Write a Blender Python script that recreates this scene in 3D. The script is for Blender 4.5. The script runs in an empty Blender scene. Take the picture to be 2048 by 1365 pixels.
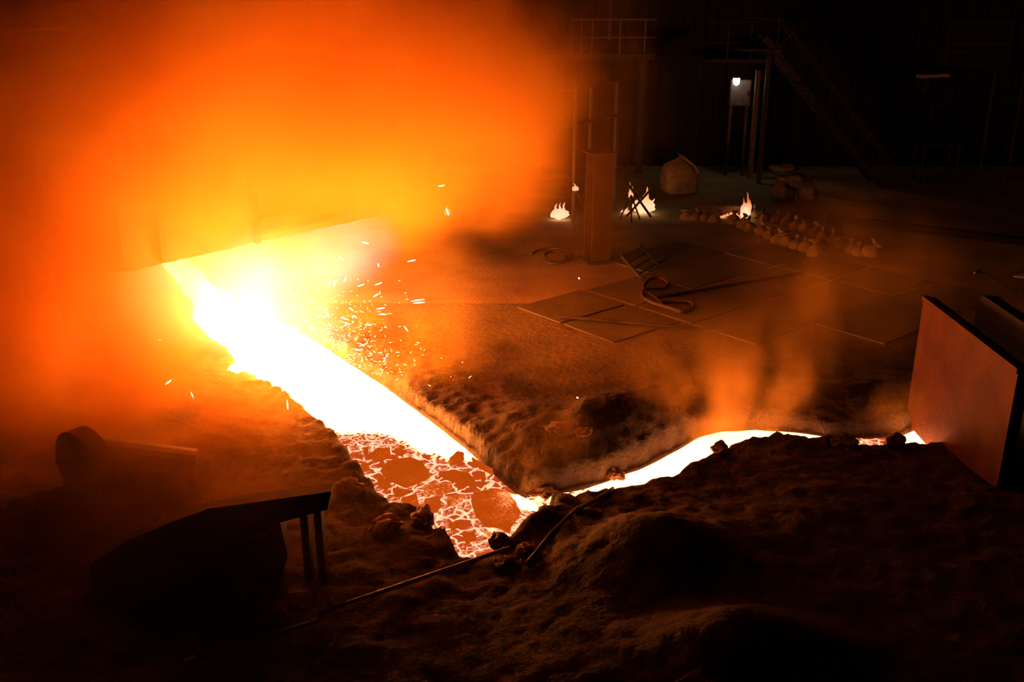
import bpy, bmesh, math, random
import numpy as np
from mathutils import Vector, Matrix, noise as mnoise

# ------------------------------------------------------------------ camera, world, exposure
sc = bpy.context.scene
COL = sc.collection
FOC, CAM_H, PITCH = 2000.0, 5.6, math.radians(20)      # focal length in pixels of the 2048-wide frame
cam_data = bpy.data.cameras.new('camera')
cam = bpy.data.objects.new('camera', cam_data)
COL.objects.link(cam)
cam.location = (0, 0, CAM_H)
cam.rotation_euler = (math.radians(90) - PITCH, 0, 0)
cam_data.sensor_width = 36
cam_data.lens = FOC / 2048 * 36
cam_data.clip_end = 300
sc.camera = cam
world = bpy.data.worlds.new('warm_fill')
sc.world = world
world.use_nodes = True
world.node_tree.nodes['Background'].inputs[0].default_value = (0.25, 0.07, 0.03, 1)
world.node_tree.nodes['Background'].inputs[1].default_value = 0.02  # faint uniform warm fill, added to lift the blacks
vs = sc.view_settings
vs.view_transform = 'Standard'
vs.look = 'None'
vs.exposure = 0.0
vs.gamma = 1.0
vs.use_curve_mapping = False
cy = sc.cycles
cy.use_denoising = True
cy.volume_step_rate = 8.0
cy.volume_bounces = 4
cy.max_bounces = 6
cy.diffuse_bounces = 1
cy.glossy_bounces = 1
cy.use_adaptive_sampling = True
cy.adaptive_threshold = 0.2
cy.adaptive_min_samples = 8
cy.sample_clamp_indirect = 4.0

HOT = (1.0, 0.27, 0.045)       # colour of the light the molten iron gives off
HOT_STRENGTH = 62.0
RUNNER_GLOW = (13.0, 3.8, 1.05)  # the thin runner stream is cooler than the trough

rnd = random.Random(7)

# ------------------------------------------------------------------ small helpers
def ray(px, py):
    x = (px - 1024) / FOC
    v = (py - 682.5) / FOC
    return Vector((x, math.cos(PITCH) - v * math.sin(PITCH), -math.sin(PITCH) - v * math.cos(PITCH)))

def G(px, py, z=0.0):
    """the world point of height z that the photograph shows at px, py"""
    d = ray(px, py)
    return Vector((0, 0, CAM_H)) + d * ((z - CAM_H) / d.z)

def D(px, py, y):
    """the world point at distance y into the hall that the photograph shows at px, py"""
    d = ray(px, py)
    return Vector((0, 0, CAM_H)) + d * (y / d.y)

def tag(o, label=None, cat=None, group=None, kind=None):
    if label: o['label'] = label
    if cat: o['category'] = cat
    if group: o['group'] = group
    if kind: o['kind'] = kind
    return o

def empty(name, loc, rz=0.0):
    o = bpy.data.objects.new(name, None)
    o.empty_display_size = 0.1
    COL.objects.link(o)
    o.location = loc
    o.rotation_euler = (0, 0, rz)
    return o

class MB:
    """collects shapes into one mesh"""
    def __init__(s):
        s.bm = bmesh.new()
    def _xf(s, vs_, M):
        bmesh.ops.transform(s.bm, matrix=M, verts=vs_)
    def box(s, c, size, rot=None, bevel=0.0):
        r = bmesh.ops.create_cube(s.bm, size=1.0)
        M = Matrix.Translation(Vector(c)) @ (rot.to_4x4() if rot is not None else Matrix.Identity(4)) @ Matrix.Diagonal((*size, 1))
        s._xf(r['verts'], M)
        if bevel:
            es = list({e for v in r['verts'] for e in v.link_edges})
            bmesh.ops.bevel(s.bm, geom=es, offset=bevel, segments=2, affect='EDGES', clamp_overlap=True)
        return s
    def bar(s, a, b, w, h=None):
        """a square bar from a to b"""
        a, b = Vector(a), Vector(b)
        d = b - a
        q = d.to_track_quat('X', 'Z').to_matrix()
        return s.box((a + b) / 2, (d.length, w, h or w), q)
    def tube(s, pts, r, seg=8, cap=True, closed=False):
        pts = [Vector(p) for p in pts]
        n = len(pts)
        rr = r if isinstance(r, (list, tuple)) else [r] * n
        rings = []
        up = Vector((0, 0, 1))
        for i, p in enumerate(pts):
            a = pts[(i - 1) % n] if (i > 0 or closed) else p
            b = pts[(i + 1) % n] if (i < n - 1 or closed) else p
            t = (b - a).normalized()
            u = t.cross(up)
            if u.length < 1e-3: u = t.cross(Vector((0, 1, 0)))
            u.normalize()
            v = u.cross(t)
            rings.append([s.bm.verts.new(p + (u * math.cos(2 * math.pi * k / seg) + v * math.sin(2 * math.pi * k / seg)) * rr[i]) for k in range(seg)])
        m = n if closed else n - 1
        for i in range(m):
            A, B = rings[i], rings[(i + 1) % n]
            for k in range(seg):
                s.bm.faces.new((A[k], A[(k + 1) % seg], B[(k + 1) % seg], B[k]))
        if cap and not closed:
            s.bm.faces.new(rings[0][::-1])
            s.bm.faces.new(rings[-1])
        return s
    def prism(s, poly, ext):
        """a polygon (3-D points) pushed along ext"""
        ext = Vector(ext)
        A = [s.bm.verts.new(Vector(p)) for p in poly]
        B = [s.bm.verts.new(Vector(p) + ext) for p in poly]
        n = len(poly)
        s.bm.faces.new(A[::-1]); s.bm.faces.new(B)
        for k in range(n):
            s.bm.faces.new((A[k], A[(k + 1) % n], B[(k + 1) % n], B[k]))
        return s
    def blob(s, c, size, amp=0.15, freq=1.5, sub=3, seed=0.0, rot=None):
        r = bmesh.ops.create_icosphere(s.bm, subdivisions=sub, radius=1.0)
        for v in r['verts']:
            n = mnoise.fractal(v.co * freq + Vector((seed, seed * 1.7, seed * .3)), 1.0, 2.0, 3)
            co = v.co * (1 + amp * n)
            co = Vector((co.x * size[0], co.y * size[1], co.z * size[2]))
            if rot is not None: co = rot @ co
            v.co = co + Vector(c)
        return s
    def build(s, name, mat, parent=None, loc=None, smooth=False):
        bmesh.ops.recalc_face_normals(s.bm, faces=s.bm.faces)
        me = bpy.data.meshes.new(name)
        s.bm.to_mesh(me); s.bm.free()
        me.materials.append(mat)
        if smooth:
            for p in me.polygons: p.use_smooth = True
        o = bpy.data.objects.new(name, me)
        COL.objects.link(o)
        if parent is not None: o.parent = parent
        if loc is not None: o.location = loc
        return o

# ------------------------------------------------------------------ materials
def principled(name, col, rough=0.85, metal=0.0, var=0.35, scale=6.0, bump=0.0, bscale=30.0, col2=None):
    m = bpy.data.materials.new(name)
    m.use_nodes = True
    nt = m.node_tree
    b = nt.nodes['Principled BSDF']
    tc = nt.nodes.new('ShaderNodeTexCoord')
    nz = nt.nodes.new('ShaderNodeTexNoise')
    nz.inputs['Scale'].default_value = scale
    nz.inputs['Detail'].default_value = 4
    nt.links.new(tc.outputs['Object'], nz.inputs['Vector'])
    mx = nt.nodes.new('ShaderNodeMix'); mx.data_type = 'RGBA'
    c2 = col2 or tuple(c * (1 - var) for c in col)
    mx.inputs[6].default_value = (*c2, 1)
    mx.inputs[7].default_value = (*col, 1)
    mr = nt.nodes.new('ShaderNodeMapRange')
    mr.inputs[1].default_value = 0.35; mr.inputs[2].default_value = 0.65
    nt.links.new(nz.outputs['Fac'], mr.inputs[0])
    nt.links.new(mr.outputs[0], mx.inputs[0])
    nt.links.new(mx.outputs[2], b.inputs['Base Color'])
    b.inputs['Roughness'].default_value = rough
    b.inputs['Metallic'].default_value = metal
    if bump:
        n2 = nt.nodes.new('ShaderNodeTexNoise')
        n2.inputs['Scale'].default_value = bscale
        n2.inputs['Detail'].default_value = 4
        n2.inputs['Roughness'].default_value = 0.65
        nt.links.new(tc.outputs['Object'], n2.inputs['Vector'])
        bp = nt.nodes.new('ShaderNodeBump')
        bp.inputs['Strength'].default_value = bump
        bp.inputs['Distance'].default_value = 0.05
        nt.links.new(n2.outputs['Fac'], bp.inputs['Height'])
        nt.links.new(bp.outputs[0], b.inputs['Normal'])
    return m

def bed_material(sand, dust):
    """dark casting sand that goes over into floor dust away from the trough, bank shade included in the dark"""
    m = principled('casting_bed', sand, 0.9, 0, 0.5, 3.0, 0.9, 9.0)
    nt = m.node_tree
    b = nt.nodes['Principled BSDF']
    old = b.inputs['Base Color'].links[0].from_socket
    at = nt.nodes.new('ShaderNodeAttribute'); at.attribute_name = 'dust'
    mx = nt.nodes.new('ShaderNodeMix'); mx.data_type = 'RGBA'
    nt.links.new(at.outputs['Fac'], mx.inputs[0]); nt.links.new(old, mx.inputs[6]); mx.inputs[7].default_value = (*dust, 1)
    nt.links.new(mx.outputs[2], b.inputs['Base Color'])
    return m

def emission(name, col, strength):
    m = bpy.data.materials.new(name)
    m.use_nodes = True
    nt = m.node_tree
    nt.nodes.clear()
    o = nt.nodes.new('ShaderNodeOutputMaterial')
    e = nt.nodes.new('ShaderNodeEmission')
    e.inputs[0].default_value = (*col, 1)
    e.inputs[1].default_value = strength
    nt.links.new(e.outputs[0], o.inputs['Surface'])
    return m

M = dict(
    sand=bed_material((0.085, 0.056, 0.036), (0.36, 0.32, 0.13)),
    floor=principled('dusty_floor_lightened', (0.78, 0.62, 0.26), 0.85, 0, 0.35, 0.8, 0.4, 14.0),  # dusty floor made paler to stand in for light lost farther out
    plate=principled('dusty_floor_plate', (0.33, 0.31, 0.125), 0.75, 0.0, 0.3, 1.1, 0.25, 20.0),
    wall=principled('black_wall', (0.007, 0.005, 0.0045), 0.9, 0, 0.4, 0.7),  # near-black sheet, slightly mottled
    steel=principled('dark_steel', (0.16, 0.12, 0.10), 0.55, 0.4, 0.4, 4.0, 0.2, 20),
    galv=principled('grey_painted_steel', (0.16, 0.135, 0.12), 0.6, 0.2, 0.3, 5.0),
    rust=principled('heat_rusted_steel', (0.14, 0.036, 0.008), 0.7, 0.1, 0.35, 2.2, 0.25, 14, col2=(0.08, 0.019, 0.005)),
    brown=principled('brown_paint', (0.12, 0.062, 0.026), 0.8, 0.0, 0.35, 3.0),
    lit_rust=principled('glow_lit_rust', (0.62, 0.24, 0.08), 0.7, 0.1, 0.3, 6.0),  # rust lightened to stand in for the trough's glow on the beam
    bright=principled('glow_lightened_steel', (0.62, 0.47, 0.34), 0.5, 0.2, 0.3, 9.0),  # lance steel made paler to stand in for the glow along it
    dim_cloth=principled('dimmed_sack_cloth', (0.22, 0.175, 0.14), 0.9, 0, 0.3, 8.0, 0.5, 30),  # sack cloth darkened to stand in for dim light on the heap
    far=principled('far_shaded_steel', (0.035, 0.029, 0.026), 0.7, 0.1, 0.3, 5.0),  # steel darkened to stand in for the dim far end
    black=principled('black_steel', (0.03, 0.025, 0.023), 0.6, 0.2, 0.4, 3.0, 0.2, 18),
    cloth=principled('woven_bag_cloth', (0.55, 0.42, 0.28), 0.9, 0, 0.25, 8.0, 0.5, 40),
    sack=principled('dusty_sack_cloth', (0.48, 0.34, 0.17), 0.6, 0, 0.35, 9.0, 0.5, 25),
    rubber=principled('dusty_rubber', (0.17, 0.12, 0.08), 0.7, 0, 0.3, 9.0),
    brick=principled('furnace_refractory', (0.40, 0.28, 0.19), 0.9, 0, 0.35, 2.0, 0.5, 10),
    slag=principled('cooled_slag', (0.34, 0.17, 0.10), 0.7, 0, 0.5, 7.0, 0.9, 16),
    hood=principled('hood_steel', (0.30, 0.20, 0.14), 0.7, 0.2, 0.35, 1.5, 0.3, 8),
    lampglass=emission('lamp_glass', (1.0, 0.86, 0.70), 14.0),
    ember=emission('ember_glow', (1.0, 0.30, 0.10), 1.2),
)
# flame and metal colours: what glows, glows by itself
def flame_material(name, hi, lo, strength, zlo, zhi):
    """hot at the root, orange at the tips, by object height"""
    m = bpy.data.materials.new(name); m.use_nodes = True
    nt = m.node_tree; nt.nodes.clear()
    o = nt.nodes.new('ShaderNodeOutputMaterial'); e = nt.nodes.new('ShaderNodeEmission')
    tc = nt.nodes.new('ShaderNodeTexCoord'); sp = nt.nodes.new('ShaderNodeSeparateXYZ')
    nz = nt.nodes.new('ShaderNodeTexNoise'); nz.inputs['Scale'].default_value = 5.0; nz.inputs['Detail'].default_value = 4
    nt.links.new(tc.outputs['Object'], sp.inputs[0]); nt.links.new(tc.outputs['Object'], nz.inputs['Vector'])
    mr = nt.nodes.new('ShaderNodeMapRange')
    mr.inputs[1].default_value = zlo; mr.inputs[2].default_value = zhi
    nt.links.new(sp.outputs['Z'], mr.inputs[0])
    ad = nt.nodes.new('ShaderNodeMath'); ad.operation = 'MULTIPLY_ADD'
    nt.links.new(nz.outputs['Fac'], ad.inputs[0]); ad.inputs[1].default_value = 1.3; ad.inputs[2].default_value = -0.65
    a2 = nt.nodes.new('ShaderNodeMath'); a2.operation = 'ADD'; a2.use_clamp = True
    nt.links.new(mr.outputs[0], a2.inputs[0]); nt.links.new(ad.outputs[0], a2.inputs[1])
    mx = nt.nodes.new('ShaderNodeMix'); mx.data_type = 'RGBA'
    mx.inputs[6].default_value = (*hi, 1); mx.inputs[7].default_value = (*lo, 1)
    nt.links.new(a2.outputs[0], mx.inputs[0]); nt.links.new(mx.outputs[2], e.inputs[0])
    e.inputs[1].default_value = strength
    nt.links.new(e.outputs[0], o.inputs['Surface'])
    return m

def molten_material(name, level=None, fine=1.0):
    """white-hot metal that skins over into an orange crust with a bright network where it is cooler"""
    m = bpy.data.materials.new(name); m.use_nodes = True
    nt = m.node_tree; nt.nodes.clear()
    L = nt.links.new
    def nd(t, **kw):
        n = nt.nodes.new(t)
        for k, v in kw.items(): setattr(n, k, v)
        return n
    def mth(op, a, b=None, c=None, clamp=False):
        n = nd('ShaderNodeMath', operation=op, use_clamp=clamp)
        for i, x in enumerate((a, b, c)):
            if x is None: continue
            if isinstance(x, (int, float)): n.inputs[i].default_value = x
            else: L(x, n.inputs[i])
        return n.outputs[0]
    o = nd('ShaderNodeOutputMaterial'); e = nd('ShaderNodeEmission')
    tc = nd('ShaderNodeTexCoord')
    warp = nd('ShaderNodeTexNoise'); warp.inputs['Scale'].default_value = 7; warp.inputs['Detail'].default_value = 3
    L(tc.outputs['Object'], warp.inputs['Vector'])
    sub = nd('ShaderNodeVectorMath', operation='MULTIPLY_ADD')
    L(warp.outputs['Color'], sub.inputs[0]); sub.inputs[1].default_value = (0.16, 0.16, 0); L(tc.outputs['Object'], sub.inputs[2])
    # fine squiggles: ridges of a noise
    n1 = nd('ShaderNodeTexNoise'); n1.inputs['Scale'].default_value = 17 * fine; n1.inputs['Detail'].default_value = 1.5
    L(sub.outputs[0], n1.inputs['Vector'])
    rid = mth('ABSOLUTE', mth('SUBTRACT', n1.outputs['Fac'], 0.5))
    squig = mth('SUBTRACT', 1.0, mth('MULTIPLY', rid, 16.0), clamp=True)
    # cells
    vo = nd('ShaderNodeTexVoronoi', feature='DISTANCE_TO_EDGE'); vo.inputs['Scale'].default_value = 5.5 * fine
    L(sub.outputs[0], vo.inputs['Vector'])
    cell = mth('SUBTRACT', 1.0, mth('MULTIPLY', vo.outputs['Distance'], 11.0), clamp=True)
    n2 = nd('ShaderNodeTexNoise'); n2.inputs['Scale'].default_value = 2.2; L(tc.outputs['Object'], n2.inputs['Vector'])
    patch = mth('MULTIPLY_ADD', n2.outputs['Fac'], 5.0, -2.1, clamp=True)
    net = mth('MAXIMUM', cell, mth('MULTIPLY', squig, patch))
    at = nd('ShaderNodeAttribute', attribute_name='hot')
    hot = at.outputs['Fac']
    # hot: 0 skinned over, 1 open white metal
    hn = mth('ADD', hot, mth('MULTIPLY_ADD', n1.outputs['Fac'], 0.7, -0.35))
    open_ = mth('MULTIPLY_ADD', hn, 6.0, -2.6, clamp=True)
    mask = mth('MAXIMUM', net, open_)
    mx = nd('ShaderNodeMix', data_type='RGBA')
    mx.inputs[6].default_value = (0.55, 0.06, 0.006, 1)
    mx.inputs[7].default_value = (2.0, 0.95, 0.55, 1)
    L(mask, mx.inputs[0])
    mx2 = nd('ShaderNodeMix', data_type='RGBA')
    L(mx.outputs[2], mx2.inputs[6])
    mx2.inputs[7].default_value = (*(level or [c * HOT_STRENGTH for c in HOT]), 1)
    L(mth('MULTIPLY', open_, hot, clamp=True), mx2.inputs[0])
    L(mx2.outputs[2], e.inputs[0])
    L(e.outputs[0], o.inputs['Surface'])
    return m
M['molten'] = molten_material('molten_iron')
M['molten_runner'] = molten_material('molten_runner_iron', RUNNER_GLOW)

def crust_material():
    m = bpy.data.materials.new('glowing_crust'); m.use_nodes = True
    nt = m.node_tree; nt.nodes.clear(); L = nt.links.new
    o = nt.nodes.new('ShaderNodeOutputMaterial'); e = nt.nodes.new('ShaderNodeEmission')
    tc = nt.nodes.new('ShaderNodeTexCoord')
    a = nt.nodes.new('ShaderNodeTexNoise'); a.inputs['Scale'].default_value = 38; a.inputs['Detail'].default_value = 3; a.inputs['Roughness'].default_value = .7
    b = nt.nodes.new('ShaderNodeTexNoise'); b.inputs['Scale'].default_value = 3.2; b.inputs['Detail'].default_value = 2
    L(tc.outputs['Object'], a.inputs['Vector']); L(tc.outputs['Object'], b.inputs['Vector'])
    at = nt.nodes.new('ShaderNodeAttribute'); at.attribute_name = 'hot'
    a5 = nt.nodes.new('ShaderNodeMath'); a5.operation = 'MULTIPLY'; L(a.outputs['Fac'], a5.inputs[0]); a5.inputs[1].default_value = 0.6
    s = nt.nodes.new('ShaderNodeMath'); s.operation = 'MULTIPLY_ADD'; L(b.outputs['Fac'], s.inputs[0]); s.inputs[1].default_value = 0.4; L(a5.outputs[0], s.inputs[2])
    s2 = nt.nodes.new('ShaderNodeMath'); s2.operation = 'MULTIPLY_ADD'; L(at.outputs['Fac'], s2.inputs[0]); s2.inputs[1].default_value = 0.5; L(s.outputs[0], s2.inputs[2])
    r = nt.nodes.new('ShaderNodeValToRGB')
    el = r.color_ramp.elements
    el[0].position = 0.46; el[0].color = (0.48, 0.062, 0.002, 1)
    el[1].position = 1.0; el[1].color = (2.6, 1.3, 0.6, 1)
    x = el.new(0.64); x.color = (0.62, 0.075, 0.004, 1)
    x = el.new(0.76); x.color = (1.2, 0.36, 0.10, 1)
    L(s2.outputs[0], r.inputs[0]); L(r.outputs[0], e.inputs[0]); L(e.outputs[0], o.inputs['Surface'])
    return m
M['crust'] = crust_material()

# ------------------------------------------------------------------ the casting bed: trough, runner, banks
ZM = -0.14                                             # level of the metal
A_left = [G(*p, ZM) for p in ((425, 668), (455, 705), (486, 742), (530, 782), (600, 822), (655, 868), (700, 915), (745, 975), (795, 1030), (850, 1045), (905, 1102), (955, 1150))]
A_right = [G(*p, ZM) for p in ((520, 620), (560, 643), (620, 678), (690, 722), (760, 768), (820, 812), (880, 858), (930, 898), (990, 952), (1030, 987), (1075, 1010), (1090, 1080))]
B_far = [G(*p, ZM) for p in ((1030, 1000), (1090, 991), (1150, 985), (1210, 966), (1290, 936), (1350, 905), (1400, 874), (1450, 864), (1520, 861), (1600, 867), (1650, 876), (1720, 878), (1800, 874), (1870, 846), (1960, 846), (2040, 850))]
B_near = [Vector((p.x + 0.12, p.y - (0.35 + 0.4 * min(1, i / 5)), ZM)) for i, p in enumerate(B_far)]

def resample(pts, n):
    seg = [0.0]
    for a, b in zip(pts, pts[1:]): seg.append(seg[-1] + (b - a).length)
    out = []
    for k in range(n):
        t = seg[-1] * k / (n - 1)
        i = max(j for j in range(len(seg)) if seg[j] <= t + 1e-9)
        if i >= len(pts) - 1: out.append(pts[-1].copy()); continue
        out.append(pts[i].lerp(pts[i + 1], (t - seg[i]) / max(1e-9, seg[i + 1] - seg[i])))
    return out

def poly_sd(X, Y, poly):
    """signed distance to a polygon, negative inside"""
    best = np.full(X.shape, 1e9); ins = np.zeros(X.shape, bool)
    n = len(poly)
    for i in range(n):
        ax, ay = poly[i].x, poly[i].y; bx, by = poly[(i + 1) % n].x, poly[(i + 1) % n].y
        dx, dy = bx - ax, by - ay
        t = np.clip(((X - ax) * dx + (Y - ay) * dy) / (dx * dx + dy * dy + 1e-12), 0, 1)
        best = np.minimum(best, np.hypot(X - ax - t * dx, Y - ay - t * dy))
        c = ((ay > Y) != (by > Y)) & (X < (bx - ax) * (Y - ay) / (by - ay + 1e-12) + ax)
        ins ^= c
    return np.where(ins, -best, best)

def sstep(a, b, x):
    t = np.clip((x - a) / (b - a), 0, 1)
    return t * t * (3 - 2 * t)

BX0, BX1, BY0, BY1 = -9.5, 9.0, 4.0, 17.4
NX, NY = 371, 269
gx = np.linspace(BX0, BX1, NX); gy = np.linspace(BY0, BY1, NY)
GX, GY = np.meshgrid(gx, gy)
sdA = poly_sd(GX, GY, A_left + A_right[::-1])
sdB = poly_sd(GX, GY, B_far + B_near[::-1])
sd = np.minimum(sdA, sdB)
cl = sorted([((a + b) / 2).to_tuple() for a, b in zip(A_left[1:], A_right[1:])][:-2] + [((a + b) / 2).to_tuple() for a, b in zip(B_far, B_near)][1:])
ypoly = np.interp(GX, [c[0] for c in cl], [c[1] for c in cl])
south = sstep(0.25, -0.25, GY - ypoly)
fr = np.zeros_like(GX); fr2 = np.zeros_like(GX)
for j in range(NY):
    for i in range(NX):
        p = Vector((gx[i], gy[j], 0))
        fr[j, i] = mnoise.fractal(p * 1.1, 1.0, 2.1, 3)
        fr2[j, i] = mnoise.fractal(p * 5.0 + Vector((9, 3, 1)), 0.9, 2.1, 3)
streak = np.zeros_like(GX)
for j in range(NY):
    for i in range(NX):
        if sd[j, i] < 1.6: streak[j, i] = mnoise.fractal(Vector((gx[i] * 0.9 - gy[j] * 0.4, sd[j, i] * 8.0, 3.0)), 0.8, 2.0, 3)
near_b = sstep(0.0, 0.5, sdA - sdB)
bank_n = (0.07 + 0.17 * near_b + 0.05 * fr) * sstep(0.02, 0.62, sd) * sstep(1.7, 0.7, sd) + 0.035 * streak * sstep(1.3, 0.5, sd) * (0.4 + 0.6 * near_b)
inner = 0.28 * np.exp(-(((GX - 0.9) / 1.3) ** 2 + ((GY - 11.9) / 0.9) ** 2))     # hump in the fork
east = sstep(-0.6, 0.6, GX)
mound = (0.22 + 0.16 * sstep(0.4, 2.0, sd)) * east + (0.16 + 0.05 * sstep(0.3, 1.2, sd)) * (1 - east)
for cx, cyy, rx, ry, hh in ((1.3, 8.3, 0.8, 0.7, 0.45), (1.9, 6.75, 0.8, 0.5, 0.45), (0.25, 9.2, 0.42, 0.35, 0.20), (-5.2, 9.2, 1.4, 1.2, 0.25)):
    mound = mound + hh * np.exp(-(((GX - cx) / rx) ** 2 + ((GY - cyy) / ry) ** 2))
edge = sstep(0, 0.7, GX - BX0) * sstep(0, 0.7, BX1 - GX) * sstep(0, 0.9, BY1 - GY)
relief = (bank_n + inner) * (1 - south) + mound * south
rough = (0.06 * fr + 0.05 * fr2) * np.where(south > 0.5, 0.6 + 0.4 * np.clip(1.6 - sd, 0, 1), 0.12 + 0.88 * np.clip(1.5 - sd, 0, 1))
outside = (relief + rough) * edge
wall_t = sstep(-0.03, 0.16, sd + 0.05 * fr2)
Hm = np.where(sd > 0.2, outside, (1 - wall_t) * (-0.5) + wall_t * outside)
def ground_z(x, y):
    i = int(round((x - BX0) / (BX1 - BX0) * (NX - 1))); j = int(round((y - BY0) / (BY1 - BY0) * (NY - 1)))
    if 0 <= i < NX and 0 <= j < NY: return float(Hm[j, i])
    return 0.0
verts = np.stack([GX.ravel(), GY.ravel(), Hm.ravel()], 1)
idx = np.arange(NX * NY).reshape(NY, NX)
faces = np.stack([idx[:-1, :-1].ravel(), idx[:-1, 1:].ravel(), idx[1:, 1:].ravel(), idx[1:, :-1].ravel()], 1)
me = bpy.data.meshes.new('ground')
me.from_pydata(verts.tolist(), [], faces.tolist())
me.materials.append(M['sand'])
me.attributes.new('dust', 'FLOAT', 'POINT').data.foreach_set('value', np.maximum(sstep(1.3, 3.4, sd + 0.5 * fr) * (1 - south), sstep(BY1 - 2.6, BY1 - 0.2, GY + 0.6 * fr)).ravel().astype(np.float32))  # dust held back from the banks: dark sand also stands in for bank shade
for p in me.polygons: p.use_smooth = True
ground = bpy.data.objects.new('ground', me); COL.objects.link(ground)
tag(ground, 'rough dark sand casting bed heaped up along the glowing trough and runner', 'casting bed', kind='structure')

def stream(name, left, right, n, k, hotfn, mat, label, dome=0.02):
    Ls, Rs = resample(left, n), resample(right, n)
    vs_, fs, hot = [], [], []
    for i in range(n):
        for j in range(k):
            t = j / (k - 1)
            p = Ls[i].lerp(Rs[i], t)
            z = ZM + dome * (1 - (2 * t - 1) ** 2) + 0.012 * mnoise.noise(p * 4)
            vs_.append((p.x, p.y, z)); hot.append(hotfn(i / (n - 1), t, p))
    for i in range(n - 1):
        for j in range(k - 1):
            a = i * k + j
            fs.append((a, a + 1, a + k + 1, a + k))
    me = bpy.data.meshes.new(name); me.from_pydata(vs_, [], fs)
    me.attributes.new('hot', 'FLOAT', 'POINT').data.foreach_set('value', hot)
    me.materials.append(mat)
    for p in me.polygons: p.use_smooth = True
    if me.polygons[0].normal.z < 0: me.flip_normals()
    o = bpy.data.objects.new(name, me); COL.objects.link(o)
    tag(o, label, 'molten iron')
    return o

def pxof(p):
    q = Vector(p) - Vector((0, 0, CAM_H)); c, s = math.cos(PITCH), math.sin(PITCH)
    zc = q.y * c - q.z * s
    return 1024 + FOC * q.x / zc, 682.5 + FOC * (-q.y * s - q.z * c) / zc

# the front of the open white metal in the trough runs aslant; below it the iron skins over
FR_A, FR_B = G(690, 868, ZM), G(925, 915, ZM)
FR_D = (FR_B - FR_A).normalized(); FR_N = Vector((FR_D.y, -FR_D.x, 0))     # points down the trough
def hotA(u, t, p):
    s = (p - FR_A).dot(FR_N) + 0.14 * math.sin(3.0 * (p - FR_A).dot(FR_D)) 
    h = 0.5 - s / 0.28 * 0.5
    c = G(1062, 1002, ZM)                                # where it pours into the runner
    d = math.hypot((p.x - c.x) / 0.28, (p.y - c.y) / 0.28)
    return max(0.0, min(1.0, max(h, 1.35 - d)))
def hotB(u, t, p):
    x, y = pxof(p)
    h = 1.0
    if x < 1180: h = 0.52
    if 1655 < x < 1770: h = 0.40
    if 1750 < x < 1790: h = 0.2
    return h
trough_iron = stream('molten_iron', A_left, A_right, 130, 24, hotA, M['molten'], 'wide stream of molten iron in the trough, white hot above, crusted below')
runner_iron = stream('molten_iron', B_far, B_near, 100, 10, hotB, M['molten_runner'], 'narrow white-hot stream of iron in the runner leading to the rusty shield plate', 0.0)

# crust plates afloat on the lower trough
ZP = 0.2638
crusts = [
    [(600, 690), (640, 640), (700, 610), (840, 590), (930, 625), (985, 700), (995, 745), (900, 790), (800, 820), (720, 785), (640, 735)],
    [(1045, 715), (1150, 690), (1280, 712), (1335, 770), (1345, 825), (1200, 790), (1110, 760)],
    [(530, 570), (590, 522), (685, 530), (690, 585), (620, 620), (560, 620)],
    [(715, 535), (760, 525), (810, 545), (780, 580), (725, 580)],
    [(940, 808), (1060, 793), (1155, 795), (1155, 850), (1070, 878), (925, 872)],
    [(945, 910), (1060, 893), (1078, 955), (1035, 1000), (945, 1015), (922, 975)],
    [(1115, 893), (1240, 875), (1238, 920), (1180, 955), (1112, 965)],
    [(765, 905), (880, 872), (903, 930), (912, 1022), (850, 1030), (795, 960)],
    [(1300, 865), (1400, 835), (1560, 835), (1640, 930), (1680, 1010), (1620, 1100), (1585, 1165), (1500, 1128), (1400, 1115), (1325, 1040), (1292, 950)],
    [(1130, 605), (1195, 545), (1245, 560), (1245, 610), (1180, 640), (1135, 650)],
    [(1365, 722), (1400, 702), (1412, 750), (1382, 800)],
    [(1405, 1155), (1478, 1180), (1488, 1212), (1435, 1230)],
    [(585, 742), (640, 752), (690, 800), (655, 832), (592, 800)],
    [(1300, 592), (1380, 640), (1468, 692), (1462, 718), (1380, 676), (1310, 628)],
    [(700, 830), (800, 840), (860, 850), (760, 885), (720, 880)],
    [(480, 540), (520, 510), (515, 560), (490, 590)],
    [(460, 640), (520, 640), (530, 680), (480, 690)],
    [(1130, 1100), (1190, 1080), (1210, 1120), (1150, 1140)],
    [(1230, 1180), (1320, 1160), (1340, 1210), (1260, 1240)],
]
crust_hot = {8: 0.55, 4: 0.30, 6: 0.25, 5: 0.15, 11: 0.5}
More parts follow.
